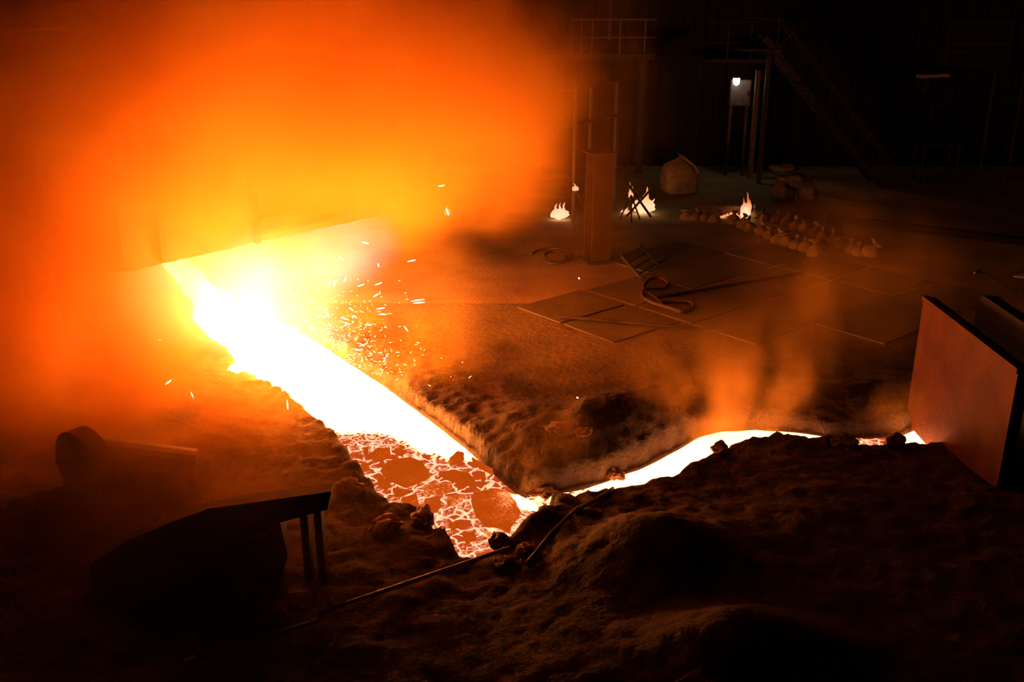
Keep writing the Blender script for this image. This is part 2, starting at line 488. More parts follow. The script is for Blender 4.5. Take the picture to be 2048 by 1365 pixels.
for n, poly in enumerate(crusts):
    ring = [G(600 + x * ZP, 760 + y * ZP, ZM + 0.02) for x, y in poly]
    c = sum(ring, Vector()) / len(ring)
    pts = []
    m_ = 3
    dense = []
    for a, b in zip(ring, ring[1:] + ring[:1]):
        for q in range(m_):
            p = a.lerp(b, q / m_)
            p = p + (p - c) * 0.06 * mnoise.noise(p * 9)
            dense.append(p)
    k = len(dense)
    vs_ = [p + Vector((0, 0, -0.02)) for p in dense] + [c.lerp(p, 0.94) + Vector((0, 0, 0.022)) for p in dense] + [c.lerp(p, 0.5) + Vector((0, 0, 0.032)) for p in dense] + [c + Vector((0, 0, 0.034))]
    fs = []
    for r_ in range(2):
        for q in range(k):
            fs.append((r_ * k + q, r_ * k + (q + 1) % k, (r_ + 1) * k + (q + 1) % k, (r_ + 1) * k + q))
    for q in range(k): fs.append((2 * k + q, 2 * k + (q + 1) % k, 3 * k))
    me = bpy.data.meshes.new('crust_plate'); me.from_pydata(vs_, [], fs)
    hv = crust_hot.get(n, 0.0)
    tgt = G(1065, 1000, ZM)
    vals = [hv * (max(0, 1.25 - (Vector(v) - tgt).length / 0.62) if n == 8 else 1.0) for v in vs_]
    me.attributes.new('hot', 'FLOAT', 'POINT').data.foreach_set('value', vals)
    me.materials.append(M['crust'])
    o = bpy.data.objects.new('crust_plate', me); COL.objects.link(o); o.parent = trough_iron

# the jet that leaves the taphole and splashes down into the trough
jet_pts = [Vector((-6.56, 17.66, 1.05)), Vector((-6.2, 17.15, 1.02)), Vector((-5.5, 16.3, 0.82)), Vector((-4.8, 15.45, 0.5)), Vector((-4.2, 14.7, 0.18)), Vector((-4.1, 14.5, 0.12))]
jr = [0.10, 0.13, 0.20, 0.28, 0.30, 0.24]
mb = MB().tube(resample(jet_pts, 40), [float(np.interp(i / 39, np.linspace(0, 1, 6), jr)) for i in range(40)], 14)
for v in mb.bm.verts:
    v.co += Vector((mnoise.noise(v.co * 2.5), mnoise.noise(v.co * 2.5 + Vector((7, 1, 2))), 0.7 * mnoise.noise(v.co * 3 + Vector((1, 9, 2))))) * 0.16
M['jet'] = emission('white_hot_jet', (1.0, 0.30, 0.07), 30.0)
tag(mb.build('iron_jet', M['jet'], smooth=True), 'blinding white jet of iron bursting from under the hood into the trough', 'molten iron')

# where the jet plunges in, the iron heaves up in a white-hot splash
mb = MB().blob((0, 0, 0), (0.60, 0.52, 0.52), 0.45, 1.3, 4, 2.0, Matrix.Rotation(-0.9, 3, 'Z'))
for k in range(9):
    a = k * 0.7 + 0.3
    c = Vector((0.5 * math.cos(a), 0.45 * math.sin(a), 0.1 + 0.16 * (k % 3)))
    mb.tube([c * 0.6, c * 0.95 + Vector((0, 0, 0.1)), c * 1.25 + Vector((0, 0, 0.12))], [0.13, 0.09, 0.03], 8)
M['splash'] = emission('white_hot_splash', HOT, 125.0)
tag(mb.build('iron_splash', M['splash'], loc=(-3.72, 14.0, 0.12), smooth=True), 'white-hot heap of splashing iron where the jet plunges into the trough', 'molten iron')

# ------------------------------------------------------------------ floor, walls
mb = MB()
def quad(x0, y0, x1, y1, z=0.0):
    mb.bm.faces.new([mb.bm.verts.new(v) for v in ((x0, y0, z), (x1, y0, z), (x1, y1, z), (x0, y1, z))])
X0, X1, Y0, Y1 = -22, 22, -4, 33
quad(X0, Y0, X1, BY0); quad(X0, BY1, X1, Y1); quad(X0, BY0, BX0, BY1); quad(BX1, BY0, X1, BY1)
floor = mb.build('floor', M['floor'])
tag(floor, 'dusty brown cast house floor with dark steel plates let into it', 'floor', kind='structure')
# steel plates let into the floor beyond the runner
org = G(1498, 612); e1 = (G(1660, 560) - org).normalized(); e2 = Vector((-e1.y, e1.x, 0))
cells = [(0, 0, 2.5, 1.25), (-1.6, 0, 1.55, 1.25), (-1.6, -1.35, 1.55, 1.3), (0, -1.35, 2.5, 1.3), (0, 1.3, 2.5, 1.3), (2.55, 0, 1.4, 1.25), (2.55, 1.3, 1.4, 1.3), (2.55, -1.35, 1.4, 1.3), (-1.6, 1.3, 1.55, 1.3), (-3.3, 0.2, 1.6, 1.2), (-3.3, 1.45, 1.6, 1.2), (0.2, 2.65, 2.4, 1.3), (0, -2.7, 2.5, 1.3), (2.55, -2.7, 1.4, 1.3)]
for (u, v, w, h) in cells:
    a = org + e1 * u + e2 * v
    j = lambda: rnd.uniform(0.0, 0.03)
    poly = [a + e1 * j() + e2 * j(), a + e1 * (w - j()) + e2 * j(), a + e1 * (w - j()) + e2 * (h - j()), a + e1 * j() + e2 * (h - j())]
    inside = all(BX0 < p.x < BX1 and BY0 < p.y < BY1 for p in poly)
    zb = 0.0
    mb = MB().prism([Vector((p.x, p.y, -0.03)) for p in poly], (0, 0, 0.046 + rnd.uniform(-0.004, 0.005)))
    mb.build('floor_plate', M['plate'], floor)

def wall(name, a, b, h, mat, label, step=0.35, depth=0.06):
    """a wall of profiled sheet, its ribs standing proud"""
    a, b = Vector(a), Vector(b)
    d = (b - a); n = int(d.length / step); d.normalize(); nrm = Vector((-d.y, d.x, 0))
    prof = []
    for i in range(n):
        t = i * step
        for f, q in ((0, 0), (0.55, 0), (0.65, 1), (0.9, 1)):
            prof.append(a + d * (t + f * step) + nrm * depth * q)
    prof.append(b)
    vs_ = [p.to_tuple() for p in prof] + [(p.x, p.y, p.z + h) for p in prof]
    k = len(prof)
    me = bpy.data.meshes.new(name); me.from_pydata(vs_, [], [(i, i + 1, k + i + 1, k + i) for i in range(k - 1)])
    me.materials.append(mat)
    o = bpy.data.objects.new(name, me); COL.objects.link(o)
    tag(o, label, 'wall', kind='structure')
    return o
wall('wall_back', (-22, 31.5, 0), (22, 31.5, 0), 14, M['wall'], 'black profiled sheet wall at the far end of the hall')
wall('wall_right', (18, 33, 0), (18, -4, 0), 14, M['wall'], 'black profiled sheet wall along the dark side of the hall')
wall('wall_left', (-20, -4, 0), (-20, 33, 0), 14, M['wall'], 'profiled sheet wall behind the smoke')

# ------------------------------------------------------------------ furnace front and hood
fr_o = empty('furnace_front', (-8.6, 20.6, 0))
fc = Vector((-8.6, 20.6, 0))
mb = MB()
n = 28
for ring_i, (r, z) in enumerate(((3.3, 0), (3.2, 1.6), (3.1, 3.2), (2.9, 6.5))): pass
prof = ((3.3, 0.0), (3.2, 1.6), (3.1, 3.2), (2.9, 6.5))
rings = []
for r, z in prof:
    rings.append([mb.bm.verts.new((r * math.cos(2 * math.pi * k / n), r * math.sin(2 * math.pi * k / n), z)) for k in range(n)])
for A_, B_ in zip(rings, rings[1:]):
    for k in range(n): mb.bm.faces.new((A_[k], A_[(k + 1) % n], B_[(k + 1) % n], B_[k]))
mb.bm.faces.new(rings[-1])
mb.build('shell', M['brick'], fr_o, smooth=True)
for z, r in ((1.6, 3.27), (3.2, 3.17), (4.8, 3.06)):
    MB().tube([(r * math.cos(2 * math.pi * k / 36), r * math.sin(2 * math.pi * k / 36), z) for k in range(36)], 0.07, 6, closed=True).build('band', M['steel'], fr_o)
dirn = (Vector((-6.3, 17.3, 0)) - fc).normalized()
mb = MB().tube([dirn * 3.05 + Vector((0, 0, 1.05)), dirn * 3.55 + Vector((0, 0, 1.05))], 0.34, 16)
mb.build('taphole_block', M['brick'], fr_o)
tag(fr_o, 'round furnace front glowing pale behind the hood', 'furnace')

hl, hr = G(265, 541, 1.6), G(792, 424, 1.6)
hd = (hr - hl).normalized(); hn = Vector((-hd.y, hd.x, 0)) # away from the camera
hood = empty('trough_hood', hl)
W = (hr - hl).length
rot = Matrix((hd, hn, Vector((0, 0, 1)))).transposed()
def hp(u, v, z): return rot @ Vector((u, v, z))
def hbox(name, u0, u1, v0, v1, z0, z1, mat=M['hood'], par=hood, bev=0.0):
    return MB().box(hp((u0 + u1) / 2, (v0 + v1) / 2, (z0 + z1) / 2), (u1 - u0, v1 - v0, z1 - z0), rot, bev).build(name, mat, par)
# front panel with a burnt, slightly ragged lower edge
bot = [(W * i / 40, 0.02 * mnoise.noise(Vector((i * 0.9, 0, 3))) + (0.035 if 15 < i < 18 else 0)) for i in range(41)]
front = [hp(u, 0, z) for u, z in bot] + [hp(W, 0, 2.6), hp(0, 0, 2.6)]
MB().prism(front, hn * 0.12).build('front_panel', M['hood'], hood)
hbox('side_panel', -0.12, 0.0, 0.0, 2.6, 0.0, 2.6)
hbox('side_panel', W, W + 0.12, 0.0, 2.6, 0.0, 2.6)
hbox('top_panel', -0.12, W + 0.12, 0.0, 2.6, 2.6, 2.72)
hbox('ledge', W * 0.40, W * 0.72, -0.16, 0.0, 0.16, 0.22, M['steel'])
hbox('ledge', W * 0.42, W * 0.66, -0.16, 0.0, 0.36, 0.41, M['steel'])
hbox('rib', W * 0.40, W * 0.40 + 0.09, -0.13, 0.0, 0.02, 2.55, M['steel'])
hbox('rib', W * 0.08, W * 0.08 + 0.09, -0.13, 0.0, 0.05, 2.55, M['steel'])
hbox('rib', W * 0.78, W * 0.78 + 0.09, -0.13, 0.0, 0.05, 2.55, M['steel'])
tag(hood, 'big steel fume hood whose straight lower edge cuts across the glow', 'fume hood')
# the low skirt beside the hood
a, b = G(262, 543, 1.55), G(120, 547, 1.55)
MB().prism([a, b, b + Vector((0, 0, 1.8)), a + Vector((0, 0, 1.8))], (0.05, 0.12, 0)).build('fume_skirt', M['hood'])
tag(bpy.data.objects['fume_skirt'], 'steel side sheet level with the lower edge of the fume hood', 'sheet')

# ------------------------------------------------------------------ shield plates on the runner
tl, tr = G(1848, 592, 1.75), G(2038, 738, 1.75)
sh = empty('shield_plate', (tl.x, tl.y, 0))
d = (tr - tl); d.z = 0; Lp = d.length; d.normalize(); nn = Vector((d.y, -d.x, 0))
if nn.x < 0: nn = -nn
def slab_pts(profile): return [d * u + Vector((0, 0, z)) for u, z in profile]
# lower edge follows the runner it closes off
prof = [(0.0, 0.18), (0.25, -0.02), (1.15, -0.02), (1.3, 0.2), (Lp, 0.3), (Lp, 1.75), (0.0, 1.75)]
MB().prism(slab_pts(prof), nn * 0.06).build('plate', M['rust'], sh)
MB().prism([d * u + Vector((0, 0, z)) for u, z in ((0.0, 1.69), (Lp, 1.69), (Lp, 1.75), (0.0, 1.75))], -nn * 0.02).build('edge_strip', M['rust'], sh)
MB().prism([nn * 0.062 + d * u + Vector((0, 0, z)) for u, z in ((0.0, 0.5), (Lp, 0.5), (Lp, 1.74), (0.03, 1.74))], nn * 0.07).build('backing_plate', M['black'], sh)
tag(sh, 'heat-rusted steel shield plate standing across the end of the runner', 'shield plate')

tl2 = G(1958, 586, 1.9)
s2 = empty('shield_plate', (tl2.x, tl2.y, 0))
pr = [(0.0, 0.0), (3.2, 0.0), (3.2, 1.9)]
for k in range(5):
    a = math.pi / 2 + k / 4 * math.pi / 2
    pr.append((0.16 + 0.16 * math.cos(a), 1.74 + 0.16 * math.sin(a)))
MB().prism([d * u + Vector((0, 0, z)) for u, z in pr], nn * 0.16).build('plate', M['black'], s2)
for u in (0.5, 1.6):
    MB().prism([nn * 0.16 + d * u, nn * 0.62 + d * u, nn * 0.16 + d * u + Vector((0, 0, 1.3))], d * 0.05).build('brace', M['black'], s2)
tag(s2, 'thick black plate with a rounded top corner standing behind the rusty shield plate', 'shield plate')

# ------------------------------------------------------------------ far fires
def flame(name, base, w, h, tongues, mat, label, group=None, seed=0):
    """a body of flame: a lumpy root with licking tongues; base is its foot"""
    mb = MB()
    mb.blob((0, 0, h * 0.28), (w * 0.5, w * 0.32, h * 0.30), 0.35, 1.6, 3, seed)
    for (dx, hh, lean, r) in tongues:
        pts = [Vector((dx * w + lean * w * t * t + 0.06 * w * math.sin(5 * t + seed), 0.05 * w * math.sin(4 * t + dx * 9), h * (0.12 + (hh - 0.12) * t))) for t in np.linspace(0, 1, 9)]
        mb.tube(pts, [max(0.004, r * w * (1 - t) ** 0.7) for t in np.linspace(0, 1, 9)], 8)
    for v in mb.bm.verts:
        v.co.x += 0.05 * w * mnoise.noise(v.co * (3 / w) + Vector((seed, 0, 0))); v.co.z += 0.04 * h * mnoise.noise(v.co * (4 / w) + Vector((0, seed, 0)))
    lo = min(v.co.z for v in mb.bm.verts)
    for v in mb.bm.verts: v.co.z -= lo
    o = mb.build(name, mat, loc=base, smooth=True)
    tag(o, label, 'flame', group)
    return o
FM = flame_material('pale_flame', (1.5, 0.88, 0.52), (1.1, 0.40, 0.10), 1.0, 0.05, 0.6)
FM2 = flame_material('orange_flame', (1.6, 1.0, 0.6), (0.85, 0.13, 0.015), 1.0, 0.0, 0.5)
FM3 = flame_material('dull_flame', (1.2, 0.6, 0.30), (0.95, 0.3, 0.10), 1.0, 0.0, 0.4)
flame('flame', G(1120, 440), 0.44, 0.40, ((-0.25, 0.95, 0.1, .14), (0.02, 1.0, 0.0, .12), (0.22, 1.0, 0.05, .15)), FM, 'compact pale flame on the floor left of the steel column', seed=1)
flame('flame', G(1285, 428), 0.55, 0.62, ((0.0, 0.85, 0.1, .16), (0.25, 1.05, -0.1, .18), (0.42, 0.55, 0.05, .12), (-0.35, 0.35, 0, .1)), FM, 'tallest pale flame, burning behind the crossed steel rods', seed=2)
flame('flame', G(1251, 428), 0.20, 0.16, ((0.1, 1.0, 0.1, .2),), FM3, 'low orange flame at the foot of the crossed steel rods', seed=3)
p = G(1260, 428)
flame('flame', (p.x, p.y, 0.35), 0.11, 0.36, ((-0.1, 1.2, -0.3, .3), (0.2, 0.9, 0.1, .2)), FM3, 'slim flame licking up beside the crossed steel rods', seed=4)
flame('flame', G(1490, 438), 0.26, 0.62, ((-0.3, 0.80, 0.05, .16), (0.15, 1.05, -0.1, .24), (0.38, 0.75, -0.05, .16)), FM2, 'orange flame with long thin tongues at the head of the sack rows', seed=5)
p = D(1151, 375, 22.3)
flame('flame', p - Vector((0, 0, 0.08)), 0.15, 0.17, ((0.0, 1.0, -0.2, .25),), FM3, 'small pale flame at the end of the raised torch pipe', seed=6)
flame('flame', G(895, 432), 0.16, 0.26, ((-0.1, 1.1, 0.1, .3), (0.2, 0.9, 0, .2)), FM3, 'faint flame glimmering inside the orange smoke', seed=7)
# pipe that feeds the raised torch
q = D(1151, 378, 22.3)
pipe = empty('torch_pipe', (q.x, 22.3, 0))
MB().tube([(0.32, 0.1, 0.0), (0.30, 0.1, 0.5), (0.05, 0.0, q.z - 0.1), (0, 0, q.z - 0.06)], 0.025, 8).build('pipe', M['steel'], pipe)
MB().tube([(0.02, 0.0, q.z - 0.14), (0, 0, q.z - 0.04)], 0.04, 10).build('nozzle', M['steel'], pipe)
MB().box((0.32, 0.1, 0.015), (0.22, 0.22, 0.03)).build('foot', M['steel'], pipe)
tag(pipe, 'bent torch pipe carrying a small flame beside the steel column', 'pipe')
# ember bed with its glowing back wall by the sacks
bed = empty('ember_bed', G(1465, 436))
mb = MB()
for k in range(22):
    a, r = rnd.uniform(0, 6.28), rnd.uniform(0, 1)
    mb.blob((0.28 * r * math.cos(a), 0.12 * r * math.sin(a), 0.03 + 0.08 * (1 - r)), (0.05, 0.05, 0.04), 0.3, 2, 1, k)
mb.build('embers', M['ember'], bed)['kind'] = 'stuff'
MB().box((-0.02, 0.24, 0.13), (0.72, 0.07, 0.26), None, 0.01).build('kerb_stone', M['slag'], bed)
MB().box((-0.62, 0.25, 0.14), (0.44, 0.07, 0.28), None, 0.01).build('kerb_stone', M['slag'], bed)
tag(bed, 'glowing ember bed against a low orange kerb beside the sack rows', 'ember bed')
# crossed rods in front of the tall flame
c = G(1278, 428)
fy = c.y - 0.45
for a, b, lab in (((1236, 340), (1313, 452), 'long steel rod leaning to the left across the tallest flame'), ((1243, 446), (1308, 372), 'shorter steel rod crossing the leaning one before the tallest flame')):
    pa, pb = D(*a, fy), D(*b, fy)
    low, high = (pa, pb) if pa.z < pb.z else (pb, pa)
    t = low.z / (low.z - high.z) if low.z != high.z else 0
    low = low + (high - low) * t + Vector((0, 0, 0.02))
    MB().tube([low, high], 0.03, 8).build('steel_rod', M['black'])
    tag(bpy.data.objects['steel_rod' if 'steel_rod.001' not in bpy.data.objects else 'steel_rod.001'], lab, 'rod')
    fy += 0.08
# stand the rods rest on
st = empty('rod_stand', (D(1258, 400, fy).x, fy - 0.42, 0))
MB().tube([(-0.25, 0.1, 0), (0.0, 0, 0.62)], 0.02, 6).build('leg', M['black'], st)
MB().tube([(0.25, 0.1, 0), (0.0, 0, 0.62)], 0.02, 6).build('leg', M['black'], st)
MB().tube([(0, -0.25, 0), (0.0, 0, 0.62)], 0.02, 6).build('leg', M['black'], st)
tag(st, 'small black tripod stand under the crossed rods by the flame', 'stand')

# ------------------------------------------------------------------ sacks
def sack_mesh(seed, neck_tilt):
    mb = MB()
    r = bmesh.ops.create_uvsphere(mb.bm, u_segments=20, v_segments=14, radius=1.0)
    for v in r['verts']:
        z = v.co.z; a = math.atan2(v.co.y, v.co.x)
        rad = math.hypot(v.co.x, v.co.y)
        # slack bag: flat foot, belly low, shoulders drawn in to the tie
        prof = np.interp(z, (-1, -0.9, -0.5, 0.0, 0.45, 0.75, 0.92, 1), (0.0, 0.80, 1.0, 0.95, 0.68, 0.36, 0.17, 0.10))
        pl = 1 + 0.12 * math.sin(6 * a + seed) * max(0, z + 0.4) + 0.2 * mnoise.noise(v.co * 1.6 + Vector((seed * 3, 0, 0)))
        k = prof * pl
        v.co = Vector((0.19 * k * math.cos(a), 0.16 * k * math.sin(a), 0.135 * (z + 1) + 0.0))
        v.co.x += neck_tilt * 0.10 * max(0, z) ** 2
    lo = min(v.co.z for v in mb.bm.verts)
    for v in mb.bm.verts: v.co.z -= lo
    return mb
def neck_mesh(seed, neck_tilt):
    """the gathered end above the tie: a fan of pleats"""
    mb = MB()
    k = 14
    rings = []
    for (r, z) in ((0.03, 0.0), (0.04, 0.015), (0.085, 0.05), (0.115, 0.085)):
        rings.append([mb.bm.verts.new(((r * (1 + (0.35 if i % 2 else -0.25) * min(1, z * 9))) * math.cos(2 * math.pi * i / k) * 1.2, r * 0.55 * math.sin(2 * math.pi * i / k), z + 0.012 * math.sin(i * 2.3 + seed))) for i in range(k)])
    for A_, B_ in zip(rings, rings[1:]):
        for i in range(k): mb.bm.faces.new((A_[i], A_[(i + 1) % k], B_[(i + 1) % k], B_[i]))
    mb.bm.faces.new(rings[-1]); mb.bm.faces.new(rings[0][::-1])
    bmesh.ops.transform(mb.bm, matrix=Matrix.Translation((neck_tilt * 0.10, 0, 0.25)) @ Matrix.Rotation(neck_tilt * 0.7, 4, 'Y'), verts=mb.bm.verts)
    return mb
protos = []
for k, tilt in enumerate((0.3, 0.9, -0.6, 0.5)):
    o = empty('tied_sack', (0, 0, 0))
    sack_mesh(k * 2.1 + 1, tilt).build('body', M['sack'], o, smooth=True)
    neck_mesh(k, tilt).build('tied_neck', M['sack'], o, smooth=True)
    t_ = MB().tube([(tilt * 0.10 + 0.036 * math.cos(a), 0.036 * math.sin(a), 0.258) for a in np.linspace(0, 2 * math.pi, 12, endpoint=False)], 0.007, 6, closed=True)
    t_.build('tie', M['rubber'], o)
    protos.append(o)
used = [False] * 4
def place_sack(px, py, rz, s, label, group, k, sink=0.0):
    src = protos[k]
    p = G(px, py)
    if not used[k]:
        used[k] = True; o = src
    else:
        o = src.copy(); COL.objects.link(o)
        for ch in src.children:
            c = ch.copy(); COL.objects.link(c); c.parent = o
    o.location = p - Vector((0, 0, 0.012)); o.rotation_euler = (0.12 * math.sin(px), 0.18 * math.sin(1.7 * px + 1), rz); o.scale = (s, s, s)
    tag(o, label, 'sack', group)
    return o
ordn = ['first', 'second', 'third', 'fourth', 'fifth', 'sixth', 'seventh', 'eighth', 'ninth', 'tenth', 'eleventh', 'twelfth', 'thirteenth', 'fourteenth']
rowA = [(1466, 447), (1484, 455), (1500, 463), (1519, 470), (1537, 478), (1555, 486), (1572, 490), (1590, 498), (1609, 503)]
for i, (x, y) in enumerate(rowA):
    place_sack(x, y, rnd.uniform(-0.5, 0.5) + 0.6, rnd.uniform(0.84, 0.96), f'tied sack, {ordn[i]} from the flame in the nearer sack row', 'tied sacks of the nearer row', i % 4)
place_sack(1632, 514, 0.2, 1.15, 'biggest tied sack, slumped at the near end of the nearer sack row', 'tied sacks of the nearer row', 0)
rowB = [(1512, 436), (1532, 442), (1552, 447), (1572, 452), (1590, 459), (1608, 465), (1627, 472), (1646, 481), (1665, 488), (1684, 497), (1702, 505), (1716, 511)]
for i, (x, y) in enumerate(rowB):
    place_sack(x, y, rnd.uniform(-0.6, 0.6) + 0.9, rnd.uniform(0.84, 0.96), f'tied sack, {ordn[i]} from the flame in the farther sack row', 'tied sacks of the farther row', (i + 1) % 4)
place_sack(1736, 513, 2.4, 1.1, 'wrinkled tied sack lying last in the farther sack row', 'tied sacks of the farther row', 2)
rowC = [(1372, 440), (1391, 441), (1410, 442), (1428, 444)]
for i, (x, y) in enumerate(rowC):
    place_sack(x, y, rnd.uniform(-0.6, 0.6), 0.85, f'dark tied sack, {ordn[i]} from the tall flame, short of the ember bed', 'tied sacks before the ember bed', (i + 2) % 4)

# big bag
bag = empty('bulk_bag', G(1357, 383))
mb = MB()
NXb = 26
rings = []
for z, s, rr in ((0, .40, 0), (.05, .44, 0), (.3, .455, 0), (.56, .44, 0), (.66, .41, 0), (.74, .34, 0), (.82, .23, 0), (.89, .12, 0), (.95, .06, 0)):
    ring = []
    for k in range(NXb):
        a = 2 * math.pi * k / NXb
        ex = 0.26 if z < .6 else .42
        c_, s_ = math.cos(a), math.sin(a)
        x = s * math.copysign(abs(c_) ** ex, c_); y = s * math.copysign(abs(s_) ** ex, s_)
        f = 1 + 0.03 * mnoise.noise(Vector((x * 4, y * 4, z * 4))) + (0.10 * math.sin(8 * a) if .65 < z < .93 else 0)
        ring.append(mb.bm.verts.new((x * f, y * f, z + (0.03 * mnoise.noise(Vector((x * 5, y * 5, 2))) if z > .5 else 0))))
    rings.append(ring)
for A_, B_ in zip(rings, rings[1:]):
    for k in range(NXb): mb.bm.faces.new((A_[k], A_[(k + 1) % NXb], B_[(k + 1) % NXb], B_[k]))
mb.bm.faces.new(rings[0][::-1]); mb.bm.faces.new(rings[-1])
mb.build('body', M['cloth'], bag, smooth=True)
nk = neck_mesh(2, 0.4)
bmesh.ops.transform(nk.bm, matrix=Matrix.Translation((0, 0, 0.93 - 0.19)) @ Matrix.Scale(0.8, 4), verts=nk.bm.verts)
nk.build('tied_neck', M['cloth'], bag, smooth=True)
MB().tube([(-0.40, -0.40, 0.60), (-0.33, -0.33, 0.74), (-0.18, -0.20, 0.86), (0.0, -0.06, 0.98)], 0.03, 6).build('lifting_strap', M['cloth'], bag)
MB().tube([(0.42, -0.40, 0.58), (0.34, -0.32, 0.74), (0.20, -0.18, 0.86), (0.03, -0.05, 0.98)], 0.03, 6).build('lifting_strap', M['cloth'], bag)
MB().box((0.26, -0.455, 0.24), (0.16, 0.012, 0.34)).build('document_pouch', M['cloth'], bag)
bag.rotation_euler.z = 0.12
tag(bag, 'big square bulk bag of pale cloth tied at the top, by the dark far wall', 'bulk bag')

# heaps of empty sacks behind the rows
def limp_sack(px, py, z, size, rz, label, seed):
    p = D(px, py, 26.2)
    mb = MB().blob((0, 0, 0), size, 0.35, 1.3, 3, seed)
    for v in mb.bm.verts:
        v.co.z = max(v.co.z, -size[2] * 0.75)
        v.co.z += 0.04 * math.sin(v.co.x * 11 + seed) * (v.co.z > 0)
    o = mb.build('heaped_sack', M['dim_cloth'], loc=(p.x, 26.2, z), smooth=True)
    o.rotation_euler.z = rz
    tag(o, label, 'sack', 'sacks heaped behind the rows')
limp_sack(1566, 390, 0.24, (0.30, 0.28, 0.30), 0.2, 'upright dark sack at the foot of the sack heap', 3)
limp_sack(1618, 365, 0.22, (0.26, 0.26, 0.27), 0.5, 'dark sack at the side of the sack heap', 6)
limp_sack(1592, 358, 0.62, (0.44, 0.30, 0.13), -0.2, 'folded grey sack in the middle of the sack heap', 8)
limp_sack(1570, 325, 0.88, (0.34, 0.28, 0.11), 0.1, 'pale flat sack lying on top of the sack heap', 12)

# ------------------------------------------------------------------ things on the floor
def floor_curve(name, pxs, r, mat, label, cat, z=None, smooth=3):
    pts = [G(x, y, 0.03) for x, y in pxs]
    # Catmull-Rom through the points
    out = []
    for i in range(len(pts) - 1):
        p0, p1, p2, p3 = pts[max(0, i - 1)], pts[i], pts[i + 1], pts[min(len(pts) - 1, i + 2)]
        for k in range(smooth):
            t = k / smooth
            out.append(0.5 * ((2 * p1) + (p2 - p0) * t + (2 * p0 - 5 * p1 + 4 * p2 - p3) * t * t + (3 * p1 - p0 - 3 * p2 + p3) * t ** 3))
    out.append(pts[-1])
    for p in out: p.z = max(ground_z(p.x, p.y), 0.03) + r
    o = MB().tube(out, r, 8).build(name, mat, smooth=True)
    tag(o, label, cat)
    return o
floor_curve('air_hose', [(1328, 617), (1305, 596), (1290, 588), (1288, 576), (1300, 562), (1320, 560), (1336, 570), (1330, 578), (1310, 580), (1288, 583), (1285, 595), (1292, 603), (1312, 612), (1340, 620), (1365, 628), (1386, 618), (1380, 608), (1350, 606), (1325, 606)], 0.035, M['rubber'], 'rubber hose looped in a loose figure eight on the floor plates', 'hose', smooth=6)
floor_curve('air_hose', [(1062, 512), (1080, 503), (1110, 500), (1138, 508), (1140, 520), (1120, 528), (1098, 522), (1090, 512), (1110, 506), (1132, 514), (1128, 526), (1100, 530), (1086, 524)], 0.03, M['rubber'], 'coil of hose lying in the smoke by the torch pipe', 'hose', smooth=6)
def rod(a, b, r, mat, label, za=None, zb=None, name='steel_rod'):
    pa, pb = G(*a, za or 0), G(*b, zb or 0)
    if za is None: pa.z = max(ground_z(pa.x, pa.y), 0.03) + r
    if zb is None: pb.z = max(ground_z(pb.x, pb.y), 0.03) + r
    o = MB().tube([pa, pb], r, 8).build(name, mat)
    tag(o, label, 'rod')
    return o
rod((1316, 601), (1609, 551), 0.03, M['steel'], 'long steel bar lying across the floor plates from the hose')
rod((1120, 640), (1436, 669), 0.03, M['steel'], 'long steel bar on the sandy floor nearer the runner than the hose')
rod((1955, 549), (2032, 591), 0.022, M['steel'], 'thin steel rod on the floor beyond the black plate')
o = rod((1948, 552), (1958, 547), 0.03, M['cloth'], 'short pale offcut at the tip of the thin rod beyond the black plate', name='rod_offcut')
mb = MB()
p0, p1, p2, p3 = G(2024, 567), G(2062, 566), G(2062, 580), G(2044, 577)
mb.prism([Vector((p.x, p.y, 0.12 if i < 1 else 0.2)) for i, p in enumerate((p0, p1, p2, p3))], (0, 0, 0.03))
tag(mb.build('bent_sheet', M['cloth']), 'bright bent sheet catching the glow at the edge of the floor', 'sheet')
floor_curve('bent_rod', [(1224, 464), (1240, 461), (1256, 463), (1274, 467)], 0.02, M['galv'], 'bent steel rod on the floor before the crossed rods', 'rod', smooth=4)
floor_curve('wire_loop', [(1300, 500), (1325, 508), (1332, 518), (1322, 526), (1306, 528)], 0.018, M['steel'], 'loop of wire on the floor beside the fallen ladder', 'wire', smooth=6)
# fallen ladder
la, lb, lc, ld = G(1243, 522), G(1280, 566), G(1281, 500), G(1316, 543)
lad = empty('fallen_ladder', (la.x, la.y, 0.06))
for s_, e_ in ((la, lb), (lc, ld)):
    MB().bar(s_ - la + Vector((0, 0, 0.05)), e_ - la + Vector((0, 0, 0.05)), 0.04, 0.07).build('rail', M['galv'], lad)
for t in (0.1, 0.36, 0.62, 0.88):
    MB().tube([la.lerp(lb, t) - la + Vector((0, 0, 0.05)), lc.lerp(ld, t) - la + Vector((0, 0, 0.05))], 0.018, 6).build('rung', M['galv'], lad)
tag(lad, 'steel ladder lying flat on the floor beside the steel column', 'ladder')

# ------------------------------------------------------------------ steel column and railing
cb = G(1193, 522)
colm = empty('steel_column', cb)
MB().box((0, -0.19, 1.15), (0.42, 0.03, 2.2)).build('flange', M['brown'], colm)
MB().box((0, 0.19, 1.15), (0.42, 0.03, 2.2)).build('flange', M['brown'], colm)
MB().box((0, 0, 1.15), (0.03, 0.36, 2.2)).build('web', M['brown'], colm)
MB().box((0, 0, 0.02), (0.62, 0.62, 0.06)).build('base_plate', M['steel'], colm)
MB().box((0, 0, 2.27), (0.55, 0.55, 0.04)).build('cap_plate', M['steel'], colm)
colm.rotation_euler.z = 0.35
tag(colm, 'rusty steel column stub standing in the haze beside the flames', 'column')

